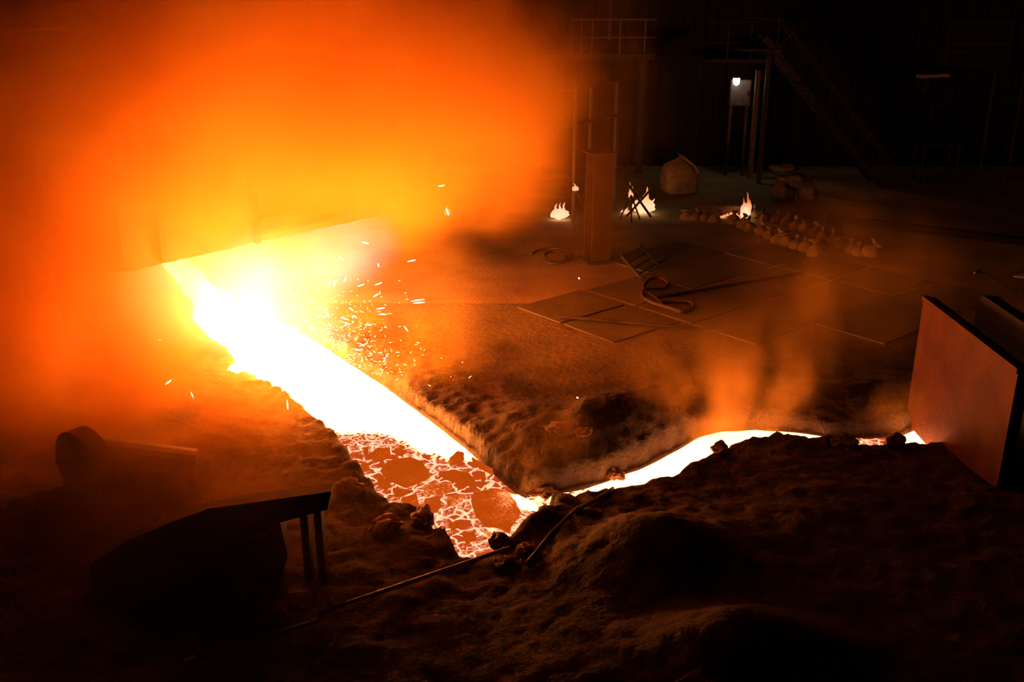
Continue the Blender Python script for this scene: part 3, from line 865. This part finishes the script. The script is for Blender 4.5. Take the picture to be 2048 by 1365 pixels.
YR = 23.0
rail = empty('platform_railing', (D(1147, 400, YR).x, YR, 0))
o0 = Vector((D(1147, 400, YR).x, YR, 0))
def rp(px, py, y=YR): return D(px, py, y) - o0
def z_of(px, py, y=YR): return D(px, py, y).z
top = z_of(1147, 176)
mb = MB().tube([(0, 0, 0), (0, 0, top + 0.05)], 0.05, 8); mb.build('post', M['galv'], rail)
x2 = D(1182, 200, YR + 1.2).x - o0.x
MB().tube([(x2, 1.2, 0), (x2, 1.2, z_of(1182, 172, YR + 1.2))], 0.05, 8).build('post', M['galv'], rail)
x3 = D(1235, 160, YR + 2.6).x - o0.x
MB().tube([(x3, 2.6, 0), (x3, 2.6, z_of(1235, 160, YR + 2.6))], 0.05, 8).build('post', M['galv'], rail)
xl = D(1060, 176, YR).x - o0.x
for py, py2, py3 in ((180, 172, 160), (252, 243, 232)):
    MB().tube([(xl, 0, z_of(1147, py)), (0, 0, z_of(1147, py))], 0.035, 8).build('rail', M['galv'], rail)
    MB().tube([(0, 0, z_of(1147, py)), (x2, 1.2, z_of(1182, py2, YR + 1.2)), (x3, 2.6, z_of(1235, py3, YR + 2.6))], 0.04, 8).build('rail', M['galv'], rail)
tag(rail, 'tall pipe railing with slim posts at the edge of the smoke', 'railing')

# upper gallery with guard rail, at the far wall
YG = 29.0
gal = empty('upper_gallery', (0, YG, 0))
zf = z_of(1165, 108, YG)
xa, xb = D(1080, 108, YG).x, D(1310, 108, YG).x
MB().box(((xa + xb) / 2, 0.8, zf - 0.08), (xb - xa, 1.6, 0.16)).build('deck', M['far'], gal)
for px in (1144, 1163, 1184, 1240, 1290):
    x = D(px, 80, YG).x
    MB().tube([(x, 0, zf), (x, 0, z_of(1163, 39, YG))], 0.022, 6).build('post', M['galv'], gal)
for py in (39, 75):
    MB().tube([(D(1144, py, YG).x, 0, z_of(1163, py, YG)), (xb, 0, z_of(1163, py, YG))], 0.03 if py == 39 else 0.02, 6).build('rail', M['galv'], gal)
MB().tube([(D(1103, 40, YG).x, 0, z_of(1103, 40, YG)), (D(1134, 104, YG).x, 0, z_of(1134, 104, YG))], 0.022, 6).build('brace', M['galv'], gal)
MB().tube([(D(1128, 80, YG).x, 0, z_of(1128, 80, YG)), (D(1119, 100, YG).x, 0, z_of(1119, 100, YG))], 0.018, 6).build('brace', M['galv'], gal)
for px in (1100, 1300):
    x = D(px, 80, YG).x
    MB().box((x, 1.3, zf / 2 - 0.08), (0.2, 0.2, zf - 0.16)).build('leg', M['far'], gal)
tag(gal, 'high steel gallery with guard rails against the far wall', 'gallery')
# chain that hangs beside the gallery
YC = 24.0
ch = empty('hanging_chain', (D(1220, 40, YC).x, YC, z_of(1220, 78, YC)))
ln = z_of(1220, -60, YC) - z_of(1220, 78, YC)
base = MB()
nlink = int(ln / 0.11)
link_me = None
for k in range(nlink):
    if link_me is None:
        o = MB().tube([(0.03 * math.cos(a), 0, 0.055 * math.sin(a)) for a in np.linspace(0, 2 * math.pi, 12, endpoint=False)], 0.011, 6, closed=True).build('link', M['galv'], ch, smooth=True)
        link_me = o.data
    else:
        o = bpy.data.objects.new('link', link_me); COL.objects.link(o); o.parent = ch
    o.location = (0, 0, 0.05 + k * 0.088); o.rotation_euler.z = (k % 2) * math.pi / 2
base.bm.free()
tag(ch, 'chain hanging straight down beside the high gallery', 'chain')

# ------------------------------------------------------------------ far wall: lamp, post, stair, signs, louvres
YW = 29.5
lp = D(1473, 163, YW)
lamp = empty('bulkhead_lamp', lp)
MB().tube([(0, 0, 0.10), (0, 0, 0.16), (0, 0, 0.19)], [0.105, 0.10, 0.03], 14).build('housing', M['black'], lamp)
mb = MB().tube([(0, 0, 0.10), (0, 0, 0.02), (0, 0, -0.07), (0, 0, -0.11)], [0.095, 0.10, 0.08, 0.02], 14)
mb.build('glass', M['lampglass'], lamp, smooth=True)
for k in range(4):
    a = k * math.pi / 2 + 0.8
    MB().tube([(0.108 * math.cos(a), 0.108 * math.sin(a), 0.10), (0.112 * math.cos(a), 0.112 * math.sin(a), 0.0), (0.09 * math.cos(a), 0.09 * math.sin(a), -0.09), (0.0, 0.0, -0.13)], 0.006, 5).build('guard_wire', M['black'], lamp)
MB().box((0, 0.13, 0.15), (0.05, 0.26, 0.04)).build('bracket', M['black'], lamp)
tag(lamp, 'small bright white lamp on the dark far wall', 'lamp')
pnl = empty('switch_cabinet', (D(1485, 200, YW).x, YW + 0.42, 0))
z0, z1 = z_of(1485, 212, YW + .3), z_of(1485, 160, YW + .3)
wd = D(1505, 180, YW).x - D(1464, 180, YW).x
MB().box((0, 0, (z0 + z1) / 2), (wd, 0.3, z1 - z0), None, 0.01).build('body', M['galv'], pnl)
MB().box((0, -0.16, (z0 + z1) / 2), (wd * 0.86, 0.02, (z1 - z0) * 0.9)).build('door', M['galv'], pnl)
MB().box((wd * 0.33, -0.18, (z0 + z1) / 2), (0.03, 0.03, 0.12)).build('handle', M['black'], pnl)
for s_ in (-1, 1):
    MB().box((s_ * wd * 0.4, 0, z0 / 2), (0.07, 0.07, z0)).build('leg', M['steel'], pnl)
tag(pnl, 'grey switch cabinet lit by the small lamp', 'cabinet')
psx = D(1508, 250, YW).x
post = MB().box((0, 0, 1.55), (0.13, 0.13, 3.1)).build('signal_post', M['galv'], loc=(psx, YW, 0))
tag(post, 'square steel post right of the switch cabinet', 'post')

# inclined steel stair at the far wall
YS = 28.0
sa, sb = D(1566, 42, YS), D(1752, 283, YS)
stair = empty('steel_stair', (sb.x, YS, 0))
oS = Vector((sb.x, YS, 0))
dS = (sb - sa).normalized(); nS = Vector((dS.z, 0, -dS.x))        # lies in the plane of the stair's side
if nS.z > 0: nS = -nS
wS = 0.62
foot = sa + dS * ((sa.z) / -dS.z)
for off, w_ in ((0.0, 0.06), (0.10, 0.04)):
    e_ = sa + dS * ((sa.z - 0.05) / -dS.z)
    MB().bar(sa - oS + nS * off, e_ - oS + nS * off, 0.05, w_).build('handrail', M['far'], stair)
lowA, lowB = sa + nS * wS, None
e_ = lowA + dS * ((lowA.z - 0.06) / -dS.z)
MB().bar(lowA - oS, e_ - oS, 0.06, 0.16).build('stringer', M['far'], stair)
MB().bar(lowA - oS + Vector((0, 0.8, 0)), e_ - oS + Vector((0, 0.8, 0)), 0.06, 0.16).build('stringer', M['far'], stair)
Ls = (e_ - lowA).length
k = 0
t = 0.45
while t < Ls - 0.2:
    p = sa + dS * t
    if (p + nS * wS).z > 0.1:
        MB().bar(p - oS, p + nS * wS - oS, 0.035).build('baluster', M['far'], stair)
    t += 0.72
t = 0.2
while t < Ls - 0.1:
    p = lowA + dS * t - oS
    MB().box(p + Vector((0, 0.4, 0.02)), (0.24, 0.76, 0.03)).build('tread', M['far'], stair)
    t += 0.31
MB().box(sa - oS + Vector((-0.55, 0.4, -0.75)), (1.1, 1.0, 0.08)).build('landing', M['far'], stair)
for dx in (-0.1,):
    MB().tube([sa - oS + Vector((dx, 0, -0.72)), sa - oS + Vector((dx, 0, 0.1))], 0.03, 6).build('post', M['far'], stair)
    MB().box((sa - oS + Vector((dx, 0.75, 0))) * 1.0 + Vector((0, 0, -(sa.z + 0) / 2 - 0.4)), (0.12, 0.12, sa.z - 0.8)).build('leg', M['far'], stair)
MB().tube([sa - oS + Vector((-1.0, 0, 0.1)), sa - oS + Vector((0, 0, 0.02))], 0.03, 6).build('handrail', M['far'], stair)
tag(stair, 'inclined steel stair with a handrail going down along the dark far wall', 'stair')

# faint guard rail left of the stair
gr = empty('landing_railing', (0, YS + 1.0, 0))
for px in (1457, 1503):
    x = D(px, 80, YS + 1).x
    MB().tube([(x, 0, z_of(px, 118, YS + 1)), (x, 0, z_of(px, 44, YS + 1))], 0.03, 6).build('post', M['far'], gr)
for py in (44, 86):
    MB().tube([(D(1415, py, YS + 1).x, 0, z_of(1457, py, YS + 1)), (D(1530, py, YS + 1).x, 0, z_of(1457, py, YS + 1))], 0.025, 6).build('rail', M['far'], gr)
xg0, xg1 = D(1412, 118, YS + 1).x, D(1540, 118, YS + 1).x
MB().box(((xg0 + xg1) / 2, 1.2, z_of(1480, 118, YS + 1) - 0.05), (xg1 - xg0, 2.56, 0.1)).build('deck', M['far'], gr)
tag(gr, 'dark railing between the small lamp and the stair head', 'railing')

# bracket with a pale flange, right of the stair
br = empty('wall_bracket', (D(1865, 155, 30.7).x, 30.7, 0))
oB = Vector((D(1865, 155, 30.7).x, 30.7, 0))
def wp(px, py, y=30.7): return D(px, py, y) - oB
MB().bar(wp(1836, 153), wp(1895, 150), 0.3, 0.1).build('flange', M['cloth'], br)
MB().bar(wp(1838, 156), wp(1831, 180), 0.14, 0.1).build('stay', M['far'], br)
MB().bar(wp(1853, 160), wp(1849, 186), 0.14, 0.1).build('stay', M['far'], br)
MB().box((0, 0.6, wp(1865, 150).z - 0.02), (0.12, 0.8, 0.1)).build('arm', M['far'], br)
tag(br, 'steel wall bracket with a pale flange right of the stair', 'bracket')
pb = MB().tube([D(1905, 180, 31.38), D(1903, 200, 31.38), D(1895, 206, 31.38), D(1870, 214, 31.38), D(1862, 236, 31.38)], 0.1, 8).build('bent_pipe', M['far'])
tag(pb, 'bent pipe on the wall under the pale bracket', 'pipe')
lv = empty('louvre_panel', (D(1960, 90, 31.41).x, 31.41, 0))
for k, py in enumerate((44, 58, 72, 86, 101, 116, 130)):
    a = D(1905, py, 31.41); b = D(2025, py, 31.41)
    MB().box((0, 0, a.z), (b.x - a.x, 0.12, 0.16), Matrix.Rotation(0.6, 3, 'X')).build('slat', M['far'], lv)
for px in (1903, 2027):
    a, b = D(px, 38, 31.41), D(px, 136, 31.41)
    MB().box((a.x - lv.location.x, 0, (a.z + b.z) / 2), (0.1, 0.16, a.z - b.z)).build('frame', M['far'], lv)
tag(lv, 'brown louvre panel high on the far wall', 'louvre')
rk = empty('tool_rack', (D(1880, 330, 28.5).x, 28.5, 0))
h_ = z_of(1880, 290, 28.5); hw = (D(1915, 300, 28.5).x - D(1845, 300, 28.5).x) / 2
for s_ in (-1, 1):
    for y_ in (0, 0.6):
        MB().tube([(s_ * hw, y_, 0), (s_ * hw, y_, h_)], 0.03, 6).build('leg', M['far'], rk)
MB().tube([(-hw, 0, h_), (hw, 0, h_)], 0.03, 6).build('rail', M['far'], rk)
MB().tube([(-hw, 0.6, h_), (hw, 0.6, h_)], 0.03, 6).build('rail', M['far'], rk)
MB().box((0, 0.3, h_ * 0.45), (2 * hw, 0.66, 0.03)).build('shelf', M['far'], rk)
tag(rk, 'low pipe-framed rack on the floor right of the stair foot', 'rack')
sg = empty('floor_barrier', (D(2020, 180, 27).x, 27, 0))
for px in (1988, 2046):
    x = D(px, 170, 27).x - sg.location.x
    MB().tube([(x, 0, 0), (x, 0, z_of(px, 150, 27))], 0.03, 6).build('post', M['far'], sg)
for py in (151, 171, 198):
    MB().tube([(D(1988, py, 27).x - sg.location.x, 0, z_of(2000, py, 27)), (D(2060, py, 27).x - sg.location.x, 0, z_of(2000, py, 27))], 0.03, 6).build('rail', M['far'], sg)
tag(sg, 'tall pipe barrier with three rails under the brown louvre panel', 'barrier')
ca, cb_ = G(1655, 441), G(2075, 492)
dk = MB().bar(ca + Vector((0, 0, 0.06)), cb_ + Vector((0, 0, 0.06)), 0.3, 0.16).build('raised_curb', M['wall'])
tag(dk, 'low dark curb running across the floor behind the farther sack row', 'curb')

# ------------------------------------------------------------------ foreground
def gz(p): return Vector((p.x, p.y, ground_z(p.x, p.y)))
# runner cover: a heavy curved slab on a pedestal
yc = G(410, 1022, 0.95).y
cov = empty('runner_cover', (G(540, 1010, .95).x, yc, 0))
oc = Vector((cov.location.x, yc, 0))
def cp(px, py): return D(px, py, yc) - oc
outline = [cp(*q) for q in ((662, 986), (410, 1021), (340, 1046), (250, 1085), (180, 1130), (180, 1165), (560, 1165), (575, 1110), (560, 1046), (655, 1020))]
MB().prism(outline, (0.0, 0.16, 0.0)).build('body', M['black'], cov)
top_strip = [cp(662, 984), cp(410, 1019), cp(410, 1024), cp(662, 990)]
MB().prism(top_strip, (0, 0.18, 0)).build('rim', M['black'], cov)
for px in (606, 634):
    a = cp(px, 1030)
    z0 = ground_z(a.x + oc.x, yc + .2)
    MB().box((a.x, 0.08, (a.z + z0) / 2), (0.07, 0.14, a.z - z0 + 0.04)).build('leg', M['steel'], cov)
a, b = cp(180, 1160), cp(560, 1160)
z0 = ground_z(oc.x, yc + .2) - 0.1
MB().box(((a.x + b.x) / 2, 0.10, (a.z + z0) / 2), (b.x - a.x, 0.3, a.z - z0 + 0.04)).build('plinth', M['black'], cov)
MB().tube([cp(505, 1075) + Vector((0, -0.03, 0)), cp(530, 1062) + Vector((0, -0.06, 0)), cp(545, 1056) + Vector((0, -0.03, 0))], 0.025, 8).build('lifting_lug', M['galv'], cov)
tag(cov, 'heavy black runner cover with a curved back and a flat projecting lip', 'runner cover')

# clay gun in the smoke
yg = 9.6
gun = empty('clay_gun', (D(280, 1000, yg).x, yg, 0))
og = Vector((gun.location.x, yg, 0))
def gp(px, py, dy=0.0): return D(px, py, yg) - og + Vector((0, dy, 0))
rw = (gp(165, 1000).z - gp(165, 860).z) / -2
cdisc = gp(172, 932)
MB().tube([cdisc + Vector((-0.06, -0.08, 0)), cdisc + Vector((0.06, 0.08, 0))], abs(rw), 32).build('end_flange', M['rust'], gun, smooth=False)
for k in range(8):
    a = k * math.pi / 4
    c = cdisc + Vector((-0.06, -0.08, 0)) + Vector((0.8 * math.cos(a), -0.6 * math.cos(a), math.sin(a))) * abs(rw) * 0.8
    MB().tube([c, c + Vector((-0.025, -0.035, 0))], 0.03, 6).build('bolt', M['steel'], gun)
e_ = gp(375, 975)
MB().tube([cdisc + Vector((0.05, 0.02, -0.05)), Vector((e_.x, 0.25, e_.z))], [0.36, 0.30], 24).build('barrel', M['steel'], gun, smooth=False)
b0 = gp(386, 990)
MB().box((b0.x - 0.06, 0.2, b0.z), (0.28, 0.5, 0.42), None, 0.02).build('housing', M['rust'], gun)
MB().box((b0.x - 0.40, 0.22, b0.z + 0.13), (0.45, 0.36, 0.3), None, 0.03).build('motor', M['steel'], gun)
MB().tube([(b0.x - 0.7, 0.05, b0.z + 0.3), (b0.x - 0.5, 0.0, b0.z + 0.36), (b0.x - 0.2, 0.02, b0.z + 0.3), (b0.x - 0.05, 0.0, b0.z + 0.1)], 0.03, 8).build('hose', M['rubber'], gun, smooth=True)
bx = (cdisc.x + e_.x) / 2
zb = ground_z(bx + og.x, yg + .2)
MB().box((bx, 0.2, (zb + cdisc.z) / 2 - 0.1), (0.5, 0.5, cdisc.z - zb), None, 0.03).build('pedestal', M['black'], gun)
tag(gun, 'squat clay gun with a round end flange standing in the orange smoke', 'clay gun')

# lances on the bank
def lance(a, b, za, zb, r, label, mat='galv', name='lance'):
    pa, pb = G(*a, za), G(*b, zb)
    o = MB().tube([pa, pa.lerp(pb, .5), pb], r, 8).build(name, M[mat], smooth=True)
    tag(o, label, 'lance'); return o
lance((1020, 1096), (640, 1226), 0.40, 0.40, 0.020, 'long straight steel lance lying on the bank below the crusted iron', 'bright')
lance((640, 1240), (368, 1326), 0.34, 0.36, 0.016, 'dark steel lance lying in line below the long lance', 'steel')
p = G(385, 1318, .42)
tag(MB().tube([G(368, 1324, .40), G(392, 1314, .40)], 0.02, 8).build('pipe_coupling', M['cloth']), 'short pale pipe coupling at the end of the dark lance', 'coupling')
# bar buried along the bank
pts = [G(x, y, 0.0) for x, y in ((1052, 1185), (1100, 1130), (1150, 1085), (1200, 1035), (1225, 1010))]
pts = [Vector((p.x, p.y, ground_z(p.x, p.y))) for p in pts]
pts = [p + Vector((0, 0, 0.02)) for p in pts]
tag(MB().tube(resample(pts, 16), 0.022, 8).build('bent_bar', M['steel'], smooth=True), 'bent bar half buried up the dark bank beside the fork of the iron', 'bar')
# slag lumps along the banks
lumps = [((1128, 862), (0.20, 0.14, 0.06), 'flat red-lit slag lump on the hump inside the fork'),
         ((1165, 868), (0.13, 0.10, 0.035), 'thin slag flake beside the flat red-lit lump'),
         ((1228, 978), (0.12, 0.10, 0.10), 'dark slag lump on the rim where the runner narrows'),
         ((1085, 1010), (0.16, 0.14, 0.12), 'dark slag lump at the very tip of the fork'),
         ((940, 1108), (0.16, 0.12, 0.10), 'dark slag lump at the foot of the crusted iron'),
         ((1000, 1090), (0.11, 0.10, 0.09), 'smaller slag lump right of the one at the foot of the crusted iron'),
         ((700, 985), (0.16, 0.13, 0.10), 'slag lump on the smoky bank left of the crust'),
         ((770, 1060), (0.18, 0.14, 0.11), 'slag lump on the dark bank below left of the crust'),
         ((845, 1050), (0.15, 0.12, 0.10), 'slag lump overhanging the crusted iron from the left bank'),
         ((1010, 1140), (0.14, 0.12, 0.08), 'slag lump below the long lance tip'),
         ((1052, 1108), (0.10, 0.10, 0.07), 'slag lump just right of the long lance tip'),
         ((1440, 905), (0.15, 0.10, 0.08), 'slag lump on the rim where the white runner first shows'),
         ((1690, 890), (0.18, 0.10, 0.09), 'slag lump hiding the gap in the white runner'),
         ((1790, 888), (0.14, 0.10, 0.09), 'slag lump beside the last white pool before the shield plate')]
for i, ((x, y), s_, lab) in enumerate(lumps):
    # walk out along the line of sight to the first ground met
    p = G(x, y, 1.2); stp = ray(x, y) * 0.03
    while p.z > ground_z(p.x, p.y): p = p + stp
    z = ground_z(p.x, p.y)
    o = MB().blob((0, 0, 0), s_, 0.5, 1.4, 3, i * 3.3).build('slag_lump', M['slag'], loc=(p.x, p.y, z + s_[2] * 0.35), smooth=False)
    o.rotation_euler.z = i
    tag(o, lab, 'slag lump', 'slag lumps on the banks')
# steel channel poking up at the bottom edge
c0 = G(1400, 1338, 0.75); c1 = G(1300, 1400, 0.75)
chn = empty('channel_beam', (c0.x, c0.y, 0))
dc = (c1 - c0).normalized(); L_ = 1.2
nc = Vector((-dc.y, dc.x, 0))
for off, nm in ((0.0, 'flange'), (0.16, 'flange')):
    MB().bar(nc * off + Vector((0, 0, 0.72)), nc * off + dc * L_ + Vector((0, 0, 0.72)), 0.015, 0.09).build(nm, M['lit_rust'], chn)
MB().bar(nc * 0.08 + Vector((0, 0, 0.68)), nc * 0.08 + dc * L_ + Vector((0, 0, 0.68)), 0.16, 0.015).build('web', M['lit_rust'], chn)
zz = ground_z(c0.x, c0.y)
MB().box(nc * 0.08 + dc * 0.3 + Vector((0, 0, (0.68 + zz) / 2 - 0.03)), (0.1, 0.1, 0.68 - zz + 0.06)).build('support', M['black'], chn)
tag(chn, 'end of a rusty channel beam sticking up near the bottom edge', 'beam')
# ------------------------------------------------------------------ sparks
mb = MB()
def streak(p, dr, L_, r):
    dr = dr.normalized()
    mb.tube([p - dr * L_ / 2, p, p + dr * L_ / 2], [r * 0.3, r, r * 0.3], 4)
r2 = random.Random(3)
for px, py, dx, dy, ln in ((823, 522, 18, -4, .11), (835, 601, 26, -4, .20), (838, 606, 24, -2, .16), (762, 617, 14, -2, .12), (766, 629, 14, 0, .12), (737, 650, 12, 1, .1), (731, 486, 9, 2, .09), (682, 517, 9, 6, .09), (722, 571, 12, -4, .1), (757, 568, 14, -5, .11), (752, 591, 12, -7, .1), (812, 658, 6, 8, .1), (659, 566, 2, -8, .08), (670, 567, 4, -9, .1), (690, 559, 4, -8, .08), (703, 619, 8, 6, .08), (710, 634, 8, 4, .08), (895, 424, 3, 8, .1), (757, 531, 1, 5, .05), (650, 633, 12, -2, .1), (690, 638, 10, 3, .12), (693, 647, 10, 4, .1), (724, 690, 8, 5, .08), (716, 700, 8, 2, .1), (883, 372, 8, -1, .09), (355, 556, 5, 0, .05), (320, 680, 6, -1, .06), (337, 765, 8, -6, .1), (384, 790, 4, 8, .08), (575, 810, 1, 10, .14), (300, 858, 2, 3, .05), (573, 890, 2, 2, .05), (1155, 796, 2, 2, .03), (1158, 557, 2, 2, .03)):
    y = r2.uniform(13.0, 14.2) if py < 760 else r2.uniform(11, 12)
    p = D(px, py, y); p2 = D(px + dx, py + dy, y)
    streak(p, p2 - p, ln, 0.010)
for k in range(460):
    # a fan thrown out to the right of the splash
    a = abs(r2.gauss(0, 1)); 
    px = 640 + r2.gauss(30, 55); py = 660 + r2.gauss(0, 45) + (px - 650) * 0.35
    if r2.random() < 0.35: px += abs(r2.gauss(0, 60)); py += r2.gauss(60, 70)
    y = r2.uniform(12.9, 14.4)
    p = D(px, py, y)
    if p.z < 0.05: p.z = 0.05 + r2.random() * 0.4
    ang = r2.gauss(-0.15, 0.7)
    streak(p, Vector((math.cos(ang), r2.uniform(-.4, .4), math.sin(ang))), r2.uniform(0.012, 0.055), r2.uniform(0.002, 0.0048))
M['spark'] = emission('spark', (1.0, 0.70, 0.42), 6.0)
sp = mb.build('sparks', M['spark'])
tag(sp, 'shower of bright sparks thrown up from the trough beside the hood', 'sparks', kind='stuff')

# ------------------------------------------------------------------ smoke (volumes built from fields)
class S:
    tree = None
    def __init__(s, k): s.k = k
    @staticmethod
    def m(op, *a):
        n = S.tree.nodes.new('ShaderNodeMath'); n.operation = op
        for i, x in enumerate(a):
            if isinstance(x, S): S.tree.links.new(x.k, n.inputs[i])
            else: n.inputs[i].default_value = x
        return S(n.outputs[0])
    def __add__(s, o): return S.m('ADD', s, o)
    def __radd__(s, o): return S.m('ADD', o, s)
    def __mul__(s, o): return S.m('MULTIPLY', s, o)
    def __rmul__(s, o): return S.m('MULTIPLY', o, s)
    def __sub__(s, o): return S.m('SUBTRACT', s, o)
    def __rsub__(s, o): return S.m('SUBTRACT', o, s)
    def max(s, o): return S.m('MAXIMUM', s, o)
    def min(s, o): return S.m('MINIMUM', s, o)
    def pow(s, o): return S.m('POWER', s, o)
def V(op, a, b=None, scale=None):
    n = S.tree.nodes.new('ShaderNodeVectorMath'); n.operation = op
    for i, x in enumerate((a, b)):
        if x is None: continue
        if isinstance(x, S): S.tree.links.new(x.k, n.inputs[i])
        else: n.inputs[i].default_value = x
    if scale is not None: n.inputs['Scale'].default_value = scale
    return S(n.outputs['Value'] if op in ('LENGTH', 'DOT_PRODUCT', 'DISTANCE') else n.outputs['Vector'])
def nse(p, scale, detail=3, rough=.55, col=False):
    n = S.tree.nodes.new('ShaderNodeTexNoise'); S.tree.links.new(p.k, n.inputs['Vector'])
    n.inputs['Scale'].default_value = scale; n.inputs['Detail'].default_value = detail; n.inputs['Roughness'].default_value = rough
    return S(n.outputs['Color' if col else 'Fac'])

def cloud(name, blobs, lo, hi, voxel, warp, wscale, fscale, contrast, floor_, mat, stretch=(1, 1, 1)):
    t = bpy.data.node_groups.new(name, 'GeometryNodeTree'); S.tree = t
    t.interface.new_socket('Geometry', in_out='OUTPUT', socket_type='NodeSocketGeometry')
    out = t.nodes.new('NodeGroupOutput')
    pos = S(t.nodes.new('GeometryNodeInputPosition').outputs[0])
    ps = V('MULTIPLY', pos, stretch)
    w1 = V('SUBTRACT', nse(ps, wscale, 4, .58, True), (.5, .5, .5))
    q = V('ADD', pos, V('SCALE', w1, scale=warp))
    tot = None
    for c, r, a in blobs:
        d = V('LENGTH', V('DIVIDE', V('SUBTRACT', q, c), r))
        b = ((1 - d * d).max(0)).pow(1.4) * a
        tot = b if tot is None else tot + b
    fine = nse(ps, fscale, 4, .55)
    dens = tot * ((fine - .5) * contrast + floor_).max(0)
    vc = t.nodes.new('GeometryNodeVolumeCube')
    t.links.new(dens.k, vc.inputs['Density'])
    vc.inputs['Min'].default_value = lo; vc.inputs['Max'].default_value = hi
    for ax, a, b in zip('XYZ', lo, hi): vc.inputs['Resolution ' + ax].default_value = max(8, int((b - a) / voxel))
    sm = t.nodes.new('GeometryNodeSetMaterial'); sm.inputs['Material'].default_value = mat
    t.links.new(vc.outputs[0], sm.inputs[0]); t.links.new(sm.outputs[0], out.inputs[0])
    me = bpy.data.meshes.new(name); me.materials.append(mat)
    ob = bpy.data.objects.new(name, me); COL.objects.link(ob)
    ob.modifiers.new('field', 'NODES').node_group = t
    return ob

def smoke_material(name, col, density, aniso=0.0, ecol=None, estr=0.0):
    m = bpy.data.materials.new(name); m.use_nodes = True
    nt = m.node_tree; nt.nodes.clear()
    o = nt.nodes.new('ShaderNodeOutputMaterial'); pv = nt.nodes.new('ShaderNodeVolumePrincipled')
    nt.links.new(pv.outputs[0], o.inputs['Volume'])
    pv.inputs['Color'].default_value = (*col, 1)
    pv.inputs['Density'].default_value = density
    pv.inputs['Anisotropy'].default_value = aniso
    if ecol:
        at = nt.nodes.new('ShaderNodeAttribute'); at.attribute_name = 'density'
        mu = nt.nodes.new('ShaderNodeMath'); mu.operation = 'MULTIPLY'; mu.inputs[1].default_value = estr
        nt.links.new(at.outputs['Fac'], mu.inputs[0]); nt.links.new(mu.outputs[0], pv.inputs['Emission Strength'])
        pv.inputs['Emission Color'].default_value = (*ecol, 1)
    return m

SMOKE = smoke_material('furnace_smoke', (1.0, 0.60, 0.10), 2.3, 0.0)
plume = [(D(600, 150, 16.6), (4.9, 2.8, 3.0), 0.9), (D(230, 400, 15.8), (3.6, 2.4, 2.9), 0.8), (D(930, 230, 17.4), (2.2, 2.2, 2.4), 1.0),
         (D(430, 200, 13.2), (3.8, 1.8, 2.4), 0.8), (D(850, 190, 14.4), (2.0, 1.6, 2.2), 0.6), (D(60, 400, 12.8), (2.8, 1.9, 2.8), 0.8), (D(300, 400, 13.3), (2.2, 1.1, 1.5), 0.5),
         (D(560, 600, 15.0), (2.3, 1.7, 1.5), 0.16), (D(60, 740, 12.2), (2.8, 1.8, 2.0), 0.9), (D(300, 820, 12.0), (2.4, 1.1, 1.3), 1.2), (D(300, 880, 11.2), (2.2, 1.0, 1.0), 0.9), (D(270, 950, 9.6), (2.2, 0.9, 0.9), 0.45),
         (D(860, 640, 13.6), (1.2, 1.0, 1.6), 0.17), (D(745, 490, 17.0), (1.2, 0.9, 1.0), 0.2), (D(250, 1020, 8.8), (3.4, 1.7, 1.4), 0.12), (D(1150, 120, 18.3), (2.0, 1.6, 3.0), 0.10), (D(1170, 480, 17.5), (1.6, 1.6, 2.2), 0.03), (D(340, 640, 13.4), (1.1, 0.8, 0.8), 0.6)]
plume = [(tuple(c), r, a) for c, r, a in plume]
sm1 = cloud('smoke', plume, (-12, 7.2, -0.15), (4.5, 22.5, 8.6), 0.135, 2.8, 0.42, 0.8, 2.8, 0.55, SMOKE)
tag(sm1, 'huge cloud of orange smoke billowing up over the trough and hood', 'smoke', kind='stuff')
FUME = smoke_material('runner_fume', (1.0, 0.60, 0.12), 0.75, 0.0)
fume = [((2.7, 12.3, 0.8), (1.4, 0.8, 1.1), 0.5), ((2.3, 11.9, 0.4), (1.0, 0.7, 0.9), 1.3), ((3.2, 12.1, 0.5), (1.0, 0.6, 1.0), 1.6), ((3.9, 12.5, 1.1), (0.55, 0.5, 1.5), 0.4), ((5.2, 11.8, 0.3), (0.6, 0.5, 0.6), 1.3), ((4.6, 13.6, 1.6), (1.8, 1.2, 1.5), 0.3), ((5.8, 15.4, 1.0), (2.6, 2.2, 1.6), 0.09), ((0.4, 10.9, 0.3), (1.0, 0.9, 0.7), 0.3)]
sm2 = cloud('runner_smoke', fume, (-0.8, 9.8, -0.12), (8.6, 17.6, 3.4), 0.09, 1.3, 0.9, 1.7, 5.0, 0.42, FUME, (1, 1, 0.55))
tag(sm2, 'thin wisps of orange smoke curling up from the runner', 'smoke', kind='stuff')
FLM = smoke_material('taphole_flame', (0.9, 0.7, 0.4), 0.05, 0.0, (1.0, 0.66, 0.50), 1.25)
fl = [(tuple(D(420, 600, 15.3)), (1.6, 1.4, 1.2), 1.2), (tuple(D(540, 560, 16.0)), (1.6, 1.3, 1.3), 1.2), (tuple(D(690, 490, 17.5)), (1.1, 1.1, 0.9), 0.8), (tuple(D(560, 690, 14.2)), (1.1, 1.0, 0.7), 1.0)]
sm3 = cloud('taphole_flame', fl, (-8.5, 12.0, -0.13), (-0.8, 19.4, 2.9), 0.12, 1.2, 0.6, 1.1, 2.0, 0.7, FLM)
tag(sm3, 'pale yellow flame of burning gas filling the space under the hood', 'flame', kind='stuff')
